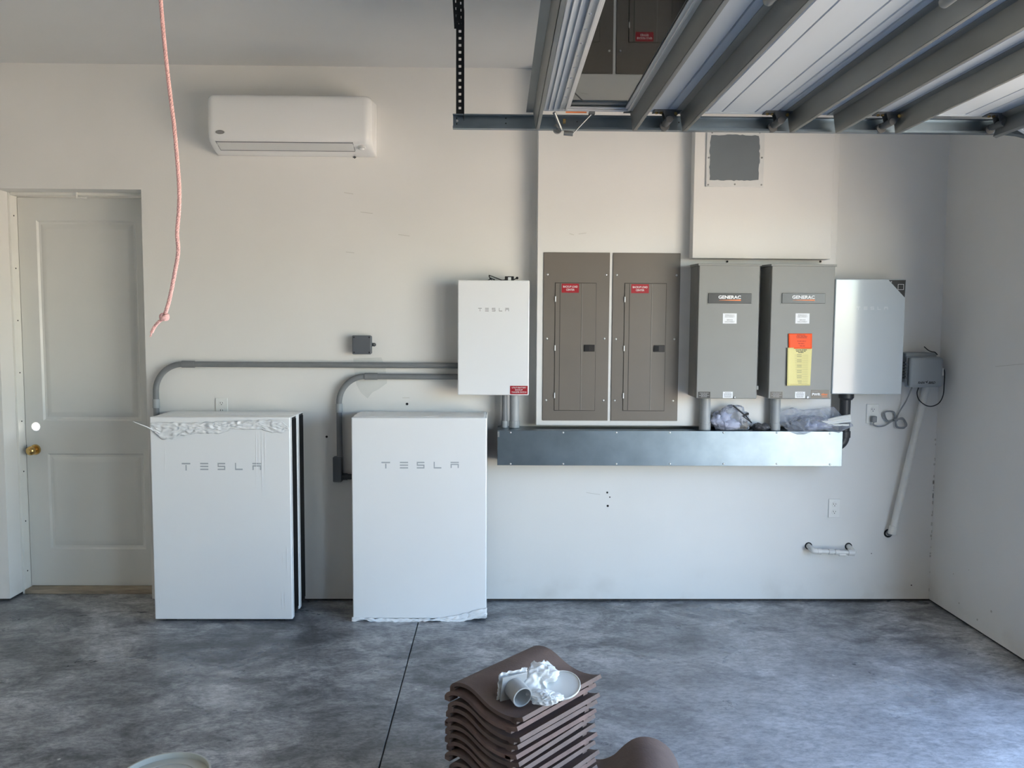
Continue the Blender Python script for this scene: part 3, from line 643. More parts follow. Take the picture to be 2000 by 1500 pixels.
# ------------------------------------------------------------------ transfer switches
def transfer_switch(px0, px1, label, bpx, second):
    Y = -.29; x0 = aty(px0, 650, Y).x; x1 = aty(px1, 650, Y).x; z0, z1 = 1.272, 2.031
    t = thing('transfer_switch', label, 'electrical box', ((x0 + x1) / 2, CY, z0), 'grey transfer switches')
    MB().box(x0 - .002, x1 + .002, -.268, CY - .0008, z0 + .004, z1 - .012).build('enclosure', M_switch, t, bevel=.003)
    MB().box(x0, x1, Y, -.266, z0, z1 - .004).build('front_cover', M_switch, t, bevel=.005)
    MB().extrude([(Y - .006, z1 - .014), (Y - .006, z1 - .002), (CY - .001, z1 + .004), (CY - .001, z1 - .010)], lambda y, z: (x0 - .006, y, z), lambda y, z: (x1 + .006, y, z)).build('rain_hood', M_switch, t, bevel=.0015)
    a = rect(bpx, 572.5, bpx + 84, 593, Y)
    MB().box(a[0] - .006, a[1] + .006, Y - .0012, Y, a[2] - .006, a[3] + .006).build('badge_recess', M_switch, t, bevel=.001)
    bd = MB().box(a[0], a[1], Y - .005, Y - .001, a[2], a[3]).build('brand_badge', M_badge, t, bevel=.0015)
    w, h = a[1] - a[0], a[3] - a[2]; tx0, tx1 = a[0] + w * .235, a[0] + w * .755
    text('GENERAC', 'print', M_wink, bd, tx0, tx1, a[2] + h * .45, a[2] + h * .78, Y - .0056, bold=.035)
    MB().extrude([(tx0 + w * .02, a[2] + h * .30), (tx1, a[2] + h * .25), (tx1, a[2] + h * .40), (tx0 + w * .02, a[2] + h * .325)], lambda x, z: (x, Y - .0056, z), lambda x, z: (x, Y - .0048, z)).build('print', M_orangeink, bd)
    def label_(px, py, qx, qy, m, nm):
        a = rect(px, py, qx, qy, Y); return MB().box(a[0], a[1], Y - .001, Y + .001, a[2], a[3]).build(nm, m, t), a
    o = 0 if not second else 142
    lb, a = label_(1412 + o, 612, 1438.5 + o, 632, M_paper, 'white_label'); w, h = a[1] - a[0], a[3] - a[2]
    for s, v, u in (('EMERGENCY', .77, .66), ('DISCONNECT', .61, .70), ('SERVICE', .30, .42), ('DISCONNECT', .12, .70)):
        text(s, 'print', M_ink, lb, a[0] + w * (.5 - u / 2), a[0] + w * (.5 + u / 2), a[2] + h * v, a[2] + h * (v + .11), Y - .0014)
    k = 141 if second else 0
    lb, a = label_(1363.5 + k, 765, 1387 + k, 777.5, M_badge, 'black_label')
    bars('print', M_greyink, lb, word_rows(a[0] + .004, a[1] - .004, a[2] + .004, a[3] - .004, (.85, .6, .95, .6), random.Random(1)), Y - .0012)
    lb, a = label_(1412 + k, 765, 1431 + k, 777.5, M_paper, 'white_label')
    bars('print', M_greyink, lb, word_rows(a[0] + .004, a[1] - .004, a[2] + .003, a[3] - .003, (.7, .9, .9, .9, .8), random.Random(2)), Y - .0012)
    p = aty(1435 + k * 1.007, 775.8, Y); MB().cyl((p.x, Y, p.z), (p.x, Y - .006, p.z), .007, 14).build('cover_screw', M_paper if second else M_galvd, t, bevel=.002)
    if second:
        lb, a = label_(1584, 761.5, 1619, 777.5, M_badge, 'black_sticker'); w, h = a[1] - a[0], a[3] - a[2]
        text('PWR', 'print', M_wink, lb, a[0] + w * .06, a[0] + w * .52, a[2] + h * .30, a[2] + h * .62, Y - .0014, bold=.03)
        text('GENERAC', 'print', M_greyink, lb, a[0] + w * .06, a[0] + w * .4, a[2] + h * .76, a[2] + h * .87, Y - .0014)
        text('view', 'print', M_orangeink, lb, a[0] + w * .56, a[0] + w * .92, a[2] + h * .30, a[2] + h * .62, Y - .0014, bold=.05)
        bars('print', M_orangeink, lb, [(a[0] + w * .6, a[0] + w * .92, a[2] + h * .13, a[2] + h * .18)], Y - .0014)
    else:
        p = aty(1486, 757, -.26); MB().box(x1, x1 + .014, -.275, -.255, p.z - .012, p.z + .012).build('side_latch', M_switch, t, bevel=.002)
    return t
transfer_switch(1362.5, 1481.5, 'grey transfer switch without paper tags, nearer the brown panels', 1383, False)
transfer_switch(1504, 1627.5, 'grey transfer switch with orange and yellow paper tags on its front', 1527, True)
# paper tag stuck on the second switch
Yt = -.2908
tg = thing('inspection_tag', 'orange and yellow paper inspection form stuck to the grey switch', 'paper tag', (aty(1560, 753, Yt).x, Yt, aty(1560, 753, Yt).z))
def sheet(c4, m, nm, y, curl):
    (a, b_, c_, d_) = [aty(px, py, y) for px, py in c4]
    def fn(u, v):
        p = (a.lerp(b_, u)).lerp(d_.lerp(c_, u), v); return (p.x, y - .0008 - curl * (1 - u) ** 3 * .016 - curl * .004 * v * v, p.z)
    return MB().grid(fn, 12, 12).build(nm, m, tg, solid=.0004, sharp=60)
ye = sheet(((1537, 679), (1586, 679), (1582, 753), (1535.5, 753)), M_yellow, 'yellow_form', Yt, .6)
og = sheet(((1539.5, 651.5), (1586, 651.5), (1585.5, 681), (1540, 681)), M_orange, 'orange_form', Yt - .0016, .2)
def print_on(par, px0, py0, px1, py1, lines, y, m, seed):
    a = rect(px0, py0, px1, py1, y); bars('print', m, par, word_rows(*a[:2], a[2], a[3], lines, random.Random(seed)), y)
yy = Yt - .0065
print_on(ye, 1549, 682, 1580, 690, (.75, .62, .35), Yt - .0034, M_ink, 4)
print_on(og, 1551, 653, 1578, 661, (.6, .9, .9), Yt - .0032, mat('dark_red_ink', (.35, .03, .01), .6), 4)
print_on(og, 1551, 664, 1578, 678, (.7, .5, .6), Yt - .0032, mat('red_ink', (.70, .05, .01), .6), 5)
M_yink = mat('faded_ink', (.42, .38, .20), .6)
rows = []
for k in range(17):
    a = rect(1543, 693 + k * 3.45, 1578 - k * .1, 694 + k * 3.45, Yt); rows.append((a[0], a[1], a[2], a[2] + .0011))
    if k % 3 != 2: a = rect(1556, 691 + k * 3.45, 1565, 693 + k * 3.45, Yt); rows.append((a[0], a[1], a[2], a[2] + .003))
bars('print', M_yink, ye, rows, Yt - .0040)
# risers below the switches
riser(1377, .0305, 1.280, 'light grey conduit below the transfer switch without paper tags', M_pvcl, .0335, -.150)
riser(1514, .0285, 1.280, 'grey conduit below the transfer switch with paper tags', M_pvcl, .0315, -.150)
# charcoal drop conduit under the right gateway
p = aty(1649, 790, -.085); q_ = aty(1651, 850, -.085)
dc = thing('conduit_drop', 'charcoal conduit dropping from the far right gateway into the wireway end', 'conduit', (p.x, -.085, 1.0))
MB().cyl((p.x + .01, -.085, 1.289), (p.x + .01, -.085, 1.262), .043, 24).cyl((p.x + .01, -.085, 1.264), (p.x + .01, -.085, 1.25), .043, 24, .033).build('flange', M_pvcd, dc)
MB().cyl((p.x + .005, -.085, 1.262), (p.x + .005, -.085, 1.06), .031, 24).build('pipe', M_pvcd, dc)
MB().cyl((p.x + .005, -.085, 1.065), (p.x + .005, -.085, 1.025), .036, 24).build('coupling', M_pvcd, dc, bevel=.002)
MB().tube(arc((p.x - .05, -.085, 1.03), .055, 0, -math.pi / 2, X_, Z_, 10) + [(WWX1 + .003, -.085, .975)], .031, 20).build('elbow', M_pvcd, dc)

# ------------------------------------------------------------------ plastic bags on the wireway
def bag_blob(c, size, seed, amp, m, name, parent=None, sub=4, floor=None, fq=3.2, k3=.45):
    bm = bmesh.new(); bmesh.ops.create_icosphere(bm, subdivisions=sub, radius=1)
    b = MB(); c = Vector(c)
    for v in bm.verts:
        d = v.co.normalized(); n1 = noise.noise(d * fq * .6 + Vector((seed, 0, 0))); n2 = abs(noise.noise(d * fq * 1.6 + Vector((0, seed, 0)))); n3 = abs(noise.noise(d * fq * 3.6 + Vector((0, 0, seed))))
        r = 1 + amp * (n1 * .9 - n2 * .8 - n3 * k3)
        p = c + Vector((d.x * size[0] * r, d.y * size[1] * r, d.z * size[2] * r))
        if floor is not None and p.z < floor: p.z = floor + .0004
        b.v.append(p)
    b.f = [tuple(v.index for v in f.verts) for f in bm.faces]; bm.free()
    return b.build(name, m, parent, sharp=180)
zt = WWZ1 + .0012
p = aty(1428, 812, -.16)
bg1 = thing('parts_bag', 'clear plastic bag of lilac plastic pieces between the two switch conduits', 'plastic bag', (p.x, -.16, zt))
bag_blob((p.x - .005, -.155, zt + .062), (.118, .045, .085), 3.1, .42, M_film, 'bag_film', bg1, floor=zt)
bag_blob((p.x - .05, -.150, zt + .055), (.065, .030, .062), 5.2, .55, M_lilac, 'plastic_piece', bg1, 3, zt)
bag_blob((p.x + .005, -.155, zt + .030), (.075, .030, .036), 8.2, .45, M_lilac, 'plastic_piece', bg1, 3, zt)
bag_blob((p.x + .07, -.155, zt + .028), (.038, .028, .028), 1.7, .35, mat('taupe_piece', (.20, .19, .18), .5), 'plastic_piece', bg1, 3, zt)
b = MB(); Q = lambda x, y, Y=-.19: aty(x, y, Y)
b.cyl(Q(1432, 792), Q(1456, 812), .0048, 10); b.cyl(Q(1452, 812), Q(1462, 807.5), .007, 10); b.cyl(Q(1456, 811), Q(1468, 826), .004, 8); b.cyl(Q(1450, 812), Q(1466, 824), .003, 8)
b.build('black_bracket', M_cordb, bg1)
p = aty(1487, 833, -.16)
bg2 = thing('parts_bag', 'small flat dark plastic bag beside the conduit of the tagged switch', 'plastic bag', (p.x, -.16, zt))
bag_blob((p.x, -.16, zt + .018), (.060, .042, .026), 9.3, .5, film_mat('smoky_plastic', (.10, .10, .11), .6), 'bag_film', bg2, floor=zt)
MB().cyl((p.x - .035, -.165, zt + .008), (p.x + .035, -.168, zt + .010), .006, 10).build('dark_strap', M_cordb, bg2)
p = aty(1596, 826, -.18)
bg3 = thing('parts_bag', 'clear plastic bag of white cable pieces drooping over the wireway front', 'plastic bag', (p.x, -.18, zt))
def bagf(u, v):
    px = 1527 + 142 * u; top = lerp([(0, 822), (.06, 804), (.2, 798), (.35, 803), (.6, 800), (.78, 797), (.85, 808), (1, 830)], u)
    bot = lerp([(0, 828), (.08, 842), (.2, 848), (.3, 848), (.42, 842), (.6, 840), (.78, 845), (.83, 841), (1, 833)], u)
    py = bot + (top - bot) * v; n = crumple(u * 1.5, v * .6, 5, .028, 21) * math.sin(math.pi * v) ** .5 * math.sin(math.pi * min(1, u * 1.02)) ** .4
    pr_ = aty(px, py, -.205); y = -.214 - n
    if pr_.z > zt: y += min(.075, (pr_.z - zt) * .9)
    return (pr_.x, y, pr_.z)
MB().grid(bagf, 70, 26).build('bag_film', M_film, bg3, solid=.0006, sharp=180)
bag_blob((p.x - .030, -.150, zt + .042), (.140, .040, .044), 12.2, .4, M_film, 'bag_film', bg3, floor=zt)
bag_blob((p.x - .10, -.155, zt + .034), (.065, .032, .034), 2.9, .4, mat('grey_parts', (.24, .24, .23), .5, var=.3, scale=30), 'metal_part', bg3, 3, zt)
bag_blob((p.x + .0, -.165, zt + .027), (.10, .030, .027), 15.4, .45, M_lilac, 'plastic_piece', bg3, 3, zt)
for k, (a0, a1, r) in enumerate((((1605, 824), (1661, 812), .0085), ((1600, 828), (1661, 817), .0085), ((1604, 831), (1662, 822), .008), ((1598, 834), (1658, 830), .006))):
    s = aty(*a0, -.165 - .004 * k); e = aty(*a1, -.195); s.z = max(s.z, zt + .01); MB().tube(spline([s, s.lerp(e, .5) + Vector((0, 0, .004)), e], 6), r, 10).build('cable_piece', M_plate, bg3)

# ------------------------------------------------------------------ junction box
Yj = -.055; x0, x1, z0, z1 = rect(687.5, 655, 725, 692, Yj)
jb = thing('junction_box', 'small square dark grey junction box above the conduits', 'junction box', ((x0 + x1) / 2, 0, z0))
MB().box(x0 + .002, x1 - .002, Yj + .012, -.001, z0 + .002, z1 - .002).build('box_body', M_gbox, jb, bevel=.006)
MB().box(x0, x1, Yj, Yj + .0115, z0, z1).build('lid', M_gbox, jb, bevel=.008, seg=3)
for u in (.1, .9):
    for v in (.1, .9): MB().cyl((x0 + (x1 - x0) * u, Yj - .0008, z0 + (z1 - z0) * v), (x0 + (x1 - x0) * u, Yj + .004, z0 + (z1 - z0) * v), .0045, 10).build('screw', M_hole, jb)
zc = (z0 + z1) / 2; MB().hollow((x1 + .010, -.006, zc), (x1 + .010, -.001, zc), .011, .005, 14).box(x1 - .004, x1 + .006, -.006, -.001, zc - .010, zc + .010).build('mounting_lug', M_gbox, jb)

# ------------------------------------------------------------------ outlets
def outlet(px0, py0, px1, py1, label, used=False):
    x0, x1, z0, z1 = rect(px0, py0, px1, py1, -.006); cx = (x0 + x1) / 2; w = x1 - x0; h = z1 - z0
    t = thing('wall_outlet', label, 'outlet', (cx, 0, z0), 'duplex wall outlets')
    MB().box(x0, x1, -.006, -.0005, z0, z1).build('cover_plate', M_plate, t, bevel=.003)
    for v in (.70, .30):
        zc = z0 + h * v; rc = MB().cyl((cx, -.0062, zc), (cx, -.0085, zc), .0165, 18).build('receptacle', M_plate, t, bevel=.001)
        bb = MB(); bb.box(cx - .0078, cx - .0052, -.0090, -.0084, zc - .001, zc + .008).box(cx + .0052, cx + .0078, -.0090, -.0084, zc, zc + .007); bb.cyl((cx, -.0090, zc - .007), (cx, -.0084, zc - .007), .0028, 8); bb.build('slots', M_hole, rc)
    return t, cx, z0, h
outlet(420.5, 777, 445, 813, 'white wall outlet above the battery beside the door')
o2, o2x, o2z, o2h = outlet(1693, 789, 1716, 827, 'white wall outlet with a grey plug in it')
outlet(1619, 974.5, 1640.5, 1011, 'white wall outlet low on the wall below the wireway')

# ------------------------------------------------------------------ irrigation controller, cords, pipe
x0, x1, z0, z1 = rect(1777, 697, 1842, 757.5, -.15)
ir = thing('irrigation_controller', 'grey irrigation controller box in the right corner', 'controller', ((x0 + x1) / 2, 0, z0))
bx0, bx1, bz0, bz1 = rect(1769, 689, 1828, 748, -.10)
MB().box(bx0, bx1, -.10, -.001, bz0, bz1).build('back_housing', M_irr, ir, bevel=.010, seg=3)
MB().box(x0, x1, -.115, -.101, z0, z1).build('hinge_frame', M_irr, ir, bevel=.006)
MB().box(x0 + .006, x1 - .001, -.150, -.116, z0 + .002, z1 - .001).build('front_door', M_irr, ir, bevel=.018, seg=4)
b = MB()
for k in range(6): zz = z0 + .05 + k * .018; b.box(x0 - .009, x0 + .002, -.118, -.09, zz, zz + .009)
b.build('terminal_clips', M_rubber, ir)
MB().box(x1 - .004, x1 + .006, -.14, -.115, z0 + .07, z0 + .115).build('latch', M_alum, ir, bevel=.002)
a = rect(1793, 745, 1827, 749.5, -.151); w = a[1] - a[0]
text('RAIN', 'print', M_cordb, ir, a[0], a[0] + w * .40, a[2] - .001, a[3], -.1504, bold=.03, shear=.35)
text('BIRD', 'print', M_cordb, ir, a[0] + w * .60, a[1], a[2] - .001, a[3], -.1504, bold=.03, shear=.35)
zc_ = (a[2] + a[3]) / 2 + .004; xc_ = a[0] + w * .5
MB().extrude([(xc_ - .009, zc_ + .003), (xc_ - .001, zc_ + .001), (xc_ + .008, zc_ + .009), (xc_ + .003, zc_ - .001), (xc_ + .005, zc_ - .008), (xc_ - .002, zc_ - .004)], lambda x, z: (x, -.1504, z), lambda x, z: (x, -.1499, z)).build('print', M_cordb, ir)
wire = MB(); V3 = lambda px, py, Y: aty(px, py, Y)
wire.tube(spline([V3(1794, 757, -.10), V3(1791, 768, -.10), V3(1795, 781, -.10), V3(1807, 791, -.10), V3(1820, 793.5, -.10), V3(1834, 787, -.105), V3(1842, 772, -.11), V3(1844, 750, -.125), V3(1845, 728, -.13), V3(1843, 720, -.13)], 7), .0032, 8)
wire.tube(spline([V3(1805, 677, -.03), V3(1813, 684, -.05), V3(1820, 687, -.1), V3(1826, 688, -.12), V3(1831, 693, -.12)], 6), .0028, 8)
cbk = wire.build('loop_cable', M_cordb, base=V3(1820, 793, -.1)); tag(cbk, 'thin black cable looping below the irrigation controller', 'cable')
pc = thing('power_cord', 'grey power cord bundled up and plugged into the wall outlet', 'cord', (o2x + .05, -.02, o2z))
pz = o2z + o2h * .30
MB().box(o2x - .016, o2x + .014, -.040, -.0092, pz - .026, pz + .012).build('plug', M_cordg, pc, bevel=.006)
w1 = [Vector((o2x, -.030, pz - .022)), V3(1706, 829, -.03), V3(1716, 833, -.02), V3(1728, 831, -.015), V3(1742, 823, -.015), V3(1750, 820, -.012)]
MB().tube(spline(w1, 8), .0042, 8).build('cord', M_cordg, pc)
MB().tube(spline([V3(1750, 820, -.014), V3(1757, 804, -.02), V3(1767, 788, -.04), V3(1774, 774, -.07), V3(1781, 757, -.10)], 8), .0042, 8).build('cord', M_cordg, pc)
for k, (dx, sgn) in enumerate(((0, -1), (3, -1), (1, 1), (4, 1))):
    c0 = V3(1749, 820, -.010 - .006 * k)
    e = V3(1730 - dx, 806 + dx * .6, -.010 - .006 * k) if sgn < 0 else V3(1765 + dx, 835 - dx, -.010 - .006 * k)
    d_ = e - c0; n_ = Vector((-d_.z, 0, d_.x)) * .42
    MB().tube(spline([c0, c0 + d_ * .45 + n_, e + n_ * .35, e - n_ * .35, c0 + d_ * .45 - n_, c0], 8), .0040, 8).build('cord_loop', M_cordg, pc)
MB().cyl(V3(1747, 817, -.02), V3(1752, 822, -.02), .009, 10).build('cord_tie', M_cordg, pc)
a, c_ = V3(1809, 756, -.055), V3(1744, 1034, -.045)
pp = thing('pvc_pipe', 'slanted white plastic pipe from the irrigation controller to the wall', 'pipe', (c_.x, 0, c_.z))
MB().cyl(a, c_, .0205, 20).build('pipe', M_pvcw, pp)
d_ = (c_ - a).normalized()
MB().cyl(c_ - d_ * .022, c_ + d_ * .030, .0245, 20).build('elbow_socket', M_pvcw, pp, bevel=.002)
e0 = c_ + d_ * .008
MB().cyl(e0, V3(1737, 1041, -.004), .019, 16).build('wall_stub', M_pvcg, pp)
h_ = V3(1734.5, 1041.5, 0); MB().hollow((h_.x, -.003, h_.z), (h_.x, .0, h_.z), .026, .016, 18).build('pipe_hole', M_hole, wb)
# capped drain stub-outs
s1, s2 = V3(1579, 1066, 0), V3(1657, 1067, 0)
dr_ = thing('drain_stub', 'white plastic pipe assembly linking two stub outs low on the wall', 'pipe', ((s1.x + s2.x) / 2, 0, s1.z - .05))
e1, e2 = V3(1588, 1075, -.07), V3(1668, 1079, -.08)
for s_, e_ in ((s1, e1), (s2, e2)):
    MB().cyl((s_.x, -.0005, s_.z), e_, .0155, 16).build('stub_pipe', M_pvcw, dr_); MB().hollow((s_.x, -.002, s_.z), (s_.x, 0, s_.z), .0225, .013, 16).build('pipe_hole', M_hole, wb)
MB().tube(spline([V3(1586, 1072, -.055), V3(1589, 1076, -.072), V3(1598, 1077, -.076)], 5), .0165, 14).build('elbow', M_pvcw, dr_)
MB().cyl(V3(1594, 1076.5, -.076), V3(1668, 1079.5, -.082), .0125, 16).build('cross_pipe', M_pvcw, dr_)
for u0, u1, r in ((.03, .13, .0175), (.32, .44, .0165), (.48, .60, .0165), (.82, .98, .0180)):
    A, B = V3(1594, 1076.5, -.076), V3(1670, 1079.5, -.082); MB().cyl(A.lerp(B, u0), A.lerp(B, u1), r, 16).build('fitting', M_pvcw, dr_, bevel=.0015)
MB().cyl(V3(1638, 1083.5, -.085), V3(1652, 1084, -.085), .008, 12).build('valve_handle', M_pvcw, dr_, bevel=.002)

# ------------------------------------------------------------------ air conditioner
AX0, AX1 = -1.632, -.716
ac = thing('air_conditioner', 'white wall mounted mini split air conditioner above the door side wall', 'air conditioner', ((AX0 + AX1) / 2, 0, 2.65))
prof = [(-.001, 2.652), (-.030, 2.650), (-.075, 2.657), (-.125, 2.667), (-.170, 2.680), (-.196, 2.693), (-.207, 2.712), (-.211, 2.74), (-.212, 2.90), (-.209, 2.930), (-.200, 2.944), (-.185, 2.950), (-.001, 2.952)]
secs = []
RR = .045
steps = [(i / 6) for i in range(7)]
ends = [(RR * (1 - math.cos(t * math.pi / 2)), RR * (1 - math.sin(t * math.pi / 2))) for t in steps]
for d, ins in ends: secs.append((AX0 + d, ins))
for d, ins in reversed(ends): secs.append((AX1 - d, ins))
b = MB(); n = len(prof); vs = []
for x, ins in secs:
    for (y, z) in prof:
        k = min(1, abs(y) / .2); zz = z + (ins * .28 * k if z < 2.75 else -ins * .45 * k if z > 2.9 else 0); vs.append((x, min(-.0008, y + ins * k), zz))
fs = [(k * n + i, k * n + i + 1, (k + 1) * n + i + 1, (k + 1) * n + i) for k in range(len(secs) - 1) for i in range(n - 1)]
fs += [(k * n + n - 1, k * n, (k + 1) * n, (k + 1) * n + n - 1) for k in range(len(secs) - 1)] + [tuple(range(n)), tuple(range((len(secs) - 1) * n, len(secs) * n))]
b.add(vs, fs).build('body', M_acw, ac, sharp=50)
# louver flap on the slanting underside
la, lb_ = Vector((0, -.199, 2.6945)), Vector((0, -.120, 2.6655)); nrm = Vector((0, -(lb_.z - la.z), lb_.y - la.y)).normalized()
if nrm.z > 0: nrm = -nrm
lx0, lx1 = AX0 + .052, AX1 - .108
b = MB().extrude([(0, 0), (1, 0), (1, 1), (0, 1)], lambda u, v: Vector((lx0 + .0, 0, 0)) + la.lerp(lb_, u) + nrm * (.006 * v), lambda u, v: Vector((lx1, 0, 0)) + la.lerp(lb_, u) + nrm * (.006 * v))
b.build('louver', M_acg, ac, bevel=.002)
for p_, nm in ((la, 'seam'), (lb_, 'seam')):
    MB().box(lx0 - .002, lx1 + .002, p_.y - .0016, p_.y + .0016, p_.z + nrm.z * .0055 - .0016, p_.z + nrm.z * .0055 + .0016).build(nm, M_gbox, ac)
for x in (lx0 - .0025, lx1 + .0025): MB().tube([Vector((x, 0, 0)) + la + nrm * .002, Vector((x, 0, 0)) + lb_ + nrm * .002], .0016, 6).build('seam', M_gbox, ac)
p = Vector((AX1 - .060, -.160, 2.677)) + nrm * .004; MB().cyl(p + nrm * -.004, p + nrm * .008, .022, 22).build('sensor_ring', M_acg, ac, bevel=.002)
MB().ball(p + nrm * .008, .0175, 8, (1, 1, .5)).build('motion_sensor', M_acw, ac)
a = rect(421, 254, 438.5, 262, -.212); ec = ((a[0] + a[1]) / 2, (a[2] + a[3]) / 2); ew, eh = (a[1] - a[0]) / 2, (a[3] - a[2]) / 2
bd = MB().extrude([(ec[0] + ew * math.cos(2 * math.pi * i / 28), ec[1] + eh * math.sin(2 * math.pi * i / 28)) for i in range(28)], lambda x, z: (x, -.2145, z), lambda x, z: (x, -.2115, z)).build('brand_badge', mat('badge_grey', (.22, .22, .22), .4), ac)
text('Carrier', 'print', M_pvcl, bd, ec[0] - ew * .6, ec[0] + ew * .6, ec[1] - eh * .35, ec[1] + eh * .45, -.2149)
MB().cyl((-.84, -.03, 2.655), (-.84, -.03, 2.638), .003, 8).box(-.850, -.832, -.035, -.025, 2.643, 2.648).build('drain_clip', M_hole, ac)

# ------------------------------------------------------------------ pull rope
Yr = -2.6
pth = [(aty(314, 0, Yr) + Vector((-.035, .01, .640))), aty(310, -60, Yr), aty(314, 0, Yr), aty(319, 60, Yr), aty(326, 130, Yr), aty(333, 190, Yr), aty(340, 245, Yr), aty(346, 310, Yr), aty(350, 365, Yr), aty(349.5, 410, Yr), aty(346, 455, Yr), aty(348, 492, Yr), aty(341, 535, Yr), aty(331, 585, Yr), aty(323, 612, Yr)]
path = spline(pth, 14)
rp = thing('pull_rope', 'frayed pink rope hanging from the ceiling with a knot near its end', 'rope', aty(298, 650, Yr))
def strand(path, r, turn, ph):
    out = []; u = None; L = 0
    for k, p in enumerate(path):
        d = (path[min(k + 1, len(path) - 1)] - path[max(k - 1, 0)]).normalized()
        u = d.orthogonal().normalized() if u is None else (u - d * u.dot(d)).normalized(); w = d.cross(u)
        if k: L += (p - path[k - 1]).length
        a = ph + L * turn; out.append(p + (u * math.cos(a) + w * math.sin(a)) * r)
    return out
fine = spline(path, 4)
b = MB()
for k in range(3): b.tube(strand(fine, .0024, 420, k * 2.094), .0031, 6)
b.build('rope_strands', M_rope, rp)
kc = aty(321, 619, Yr)
b = MB()
for k in range(3):
    ax1 = Vector((1, .3 * k, .5 - .4 * k)).normalized(); ax2 = ax1.orthogonal().normalized() if k else Vector((0, 1, .3)).normalized()
    b.tube([kc + ax1 * .0085 * math.cos(2 * math.pi * i / 16) + ax2 * .0085 * math.sin(2 * math.pi * i / 16) for i in range(17)], .0052, 8)
b.build('knot', M_rope, rp)
tail = spline([aty(319, 622, Yr), aty(309, 630, Yr), aty(301, 640, Yr), aty(296, 650, Yr)], 10)
b = MB()
for k in range(3): b.tube(strand(tail, .002, 300, k * 2.094), .0028, 6)
for k in range(7): e = tail[-1] + Vector((random.uniform(-.006, .003), random.uniform(-.004, .004), random.uniform(-.012, -.004))); b.tube([tail[-2], e], [.0012, .0005], 5)
b.build('frayed_end', M_rope, rp)
top = pth[0]; MB().cyl((top.x, top.y, ZC - .001), (top.x, top.y, ZC - .02), .012, 10).build('ceiling_eye', M_galvd, rp)

# ------------------------------------------------------------------ overhead garage door
GY0, GY1 = -1.25, -4.00        # door edge near the back wall, far edge behind the camera
PZ = 2.605                    # inner skin of the open door
gd = thing('garage_door', 'raised sectional garage door overhead with steel struts and a window', 'garage door', (1.3, (GY0 + GY1) / 2, PZ))
SX = [.190, .719, 1.200, 1.682, 2.168]
def rib_profile(x0, x1, grooves):
    pts = [(x0 + .001, PZ + .045), (x0 + .001, PZ + .006), (x0 + .006, PZ)]
    for g in grooves:
        gx = x0 + (x1 - x0) * g; pts += [(gx - .004, PZ), (gx, PZ + .0035), (gx + .004, PZ)]
    return pts + [(x1 - .006, PZ), (x1 - .001, PZ + .006), (x1 - .001, PZ + .045)]
def section(x0, x1, grooves, xf=None, label=None):
    poly = rib_profile(x0, x1, grooves); b = MB()
    b.extrude(poly, lambda x, z: (x, GY0, z), lambda x, z: (x, GY1, z))
    for yy in (GY0 - .002, GY1 + .002): b.box(x0 + .004, x1 - .004, yy - .012, yy + .012, PZ - .0015, PZ + .044)
    if xf: b.v = [xf(v) for v in b.v]
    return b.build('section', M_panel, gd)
def strut(par, x, h=.078, xf=None, lean=.012, flange=.03):
    b = MB(); y0, y1 = GY0 + .012, GY1 - .01
    P = lambda pts: b.extrude(pts, lambda u, z: (u, y0, z), lambda u, z: (u, y1, z))
    P([(x, PZ - .001), (x + .002, PZ - .001), (x + lean + .002, PZ - h), (x + lean, PZ - h)])
    P([(x + lean, PZ - h), (x + lean, PZ - h + .002), (x + lean + .014, PZ - h + .002), (x + lean + .014, PZ - h)])
    P([(x + lean + .014, PZ - h), (x + lean + .016, PZ - h), (x + 2 * lean + .018, PZ - .001), (x + 2 * lean + .016, PZ - .001)])
    P([(x - flange, PZ - .0005), (x, PZ - .0005), (x, PZ - .003), (x - flange, PZ - .003)])
    if xf: b.v = [xf(v) for v in b.v]
    return b.build('strut', M_galvd, par)
def hinge(par, x, y, xf=None, roller=True):
    b = MB()
    b.box(x - .070, x + .050, y - .03, y + .028, PZ - .005, PZ - .0005)
    b.extrude([(x - .030, PZ - .004), (x + .045, PZ - .004), (x + .008, PZ - .050), (x - .016, PZ - .050)], lambda u, z: (u, y - .024, z), lambda u, z: (u, y - .020, z))
    b.extrude([(x - .030, PZ - .004), (x + .045, PZ - .004), (x + .008, PZ - .050), (x - .016, PZ - .050)], lambda u, z: (u, y + .018, z), lambda u, z: (u, y + .022, z))
    b.cyl((x - .004, y - .03, PZ - .040), (x - .004, y + (.055 if roller else .03), PZ - .040), .0155, 16)
    if roller: b.cyl((x - .004, y + .05, PZ - .040), (x - .004, y + .075, PZ - .040), .011, 12); b.cyl((x - .004, y + .072, PZ - .045), (x - .004, y + .094, PZ - .045), .021, 18)
    if xf: b.v = [xf(v) for v in b.v]
    h = b.build('hinge', M_rubber if roller else M_galvd, par, bevel=.001)
    b = MB().cyl((x + .022, y - .024, PZ - .018), (x + .022, y - .031, PZ - .018), .0075, 6)
    for dx in (-.055, -.035): b.cyl((x + dx, y, PZ - .005), (x + dx, y, PZ - .012), .0065, 6)
    if xf: b.v = [xf(v) for v in b.v]
    b.build('hinge_bolt', M_brass, par)
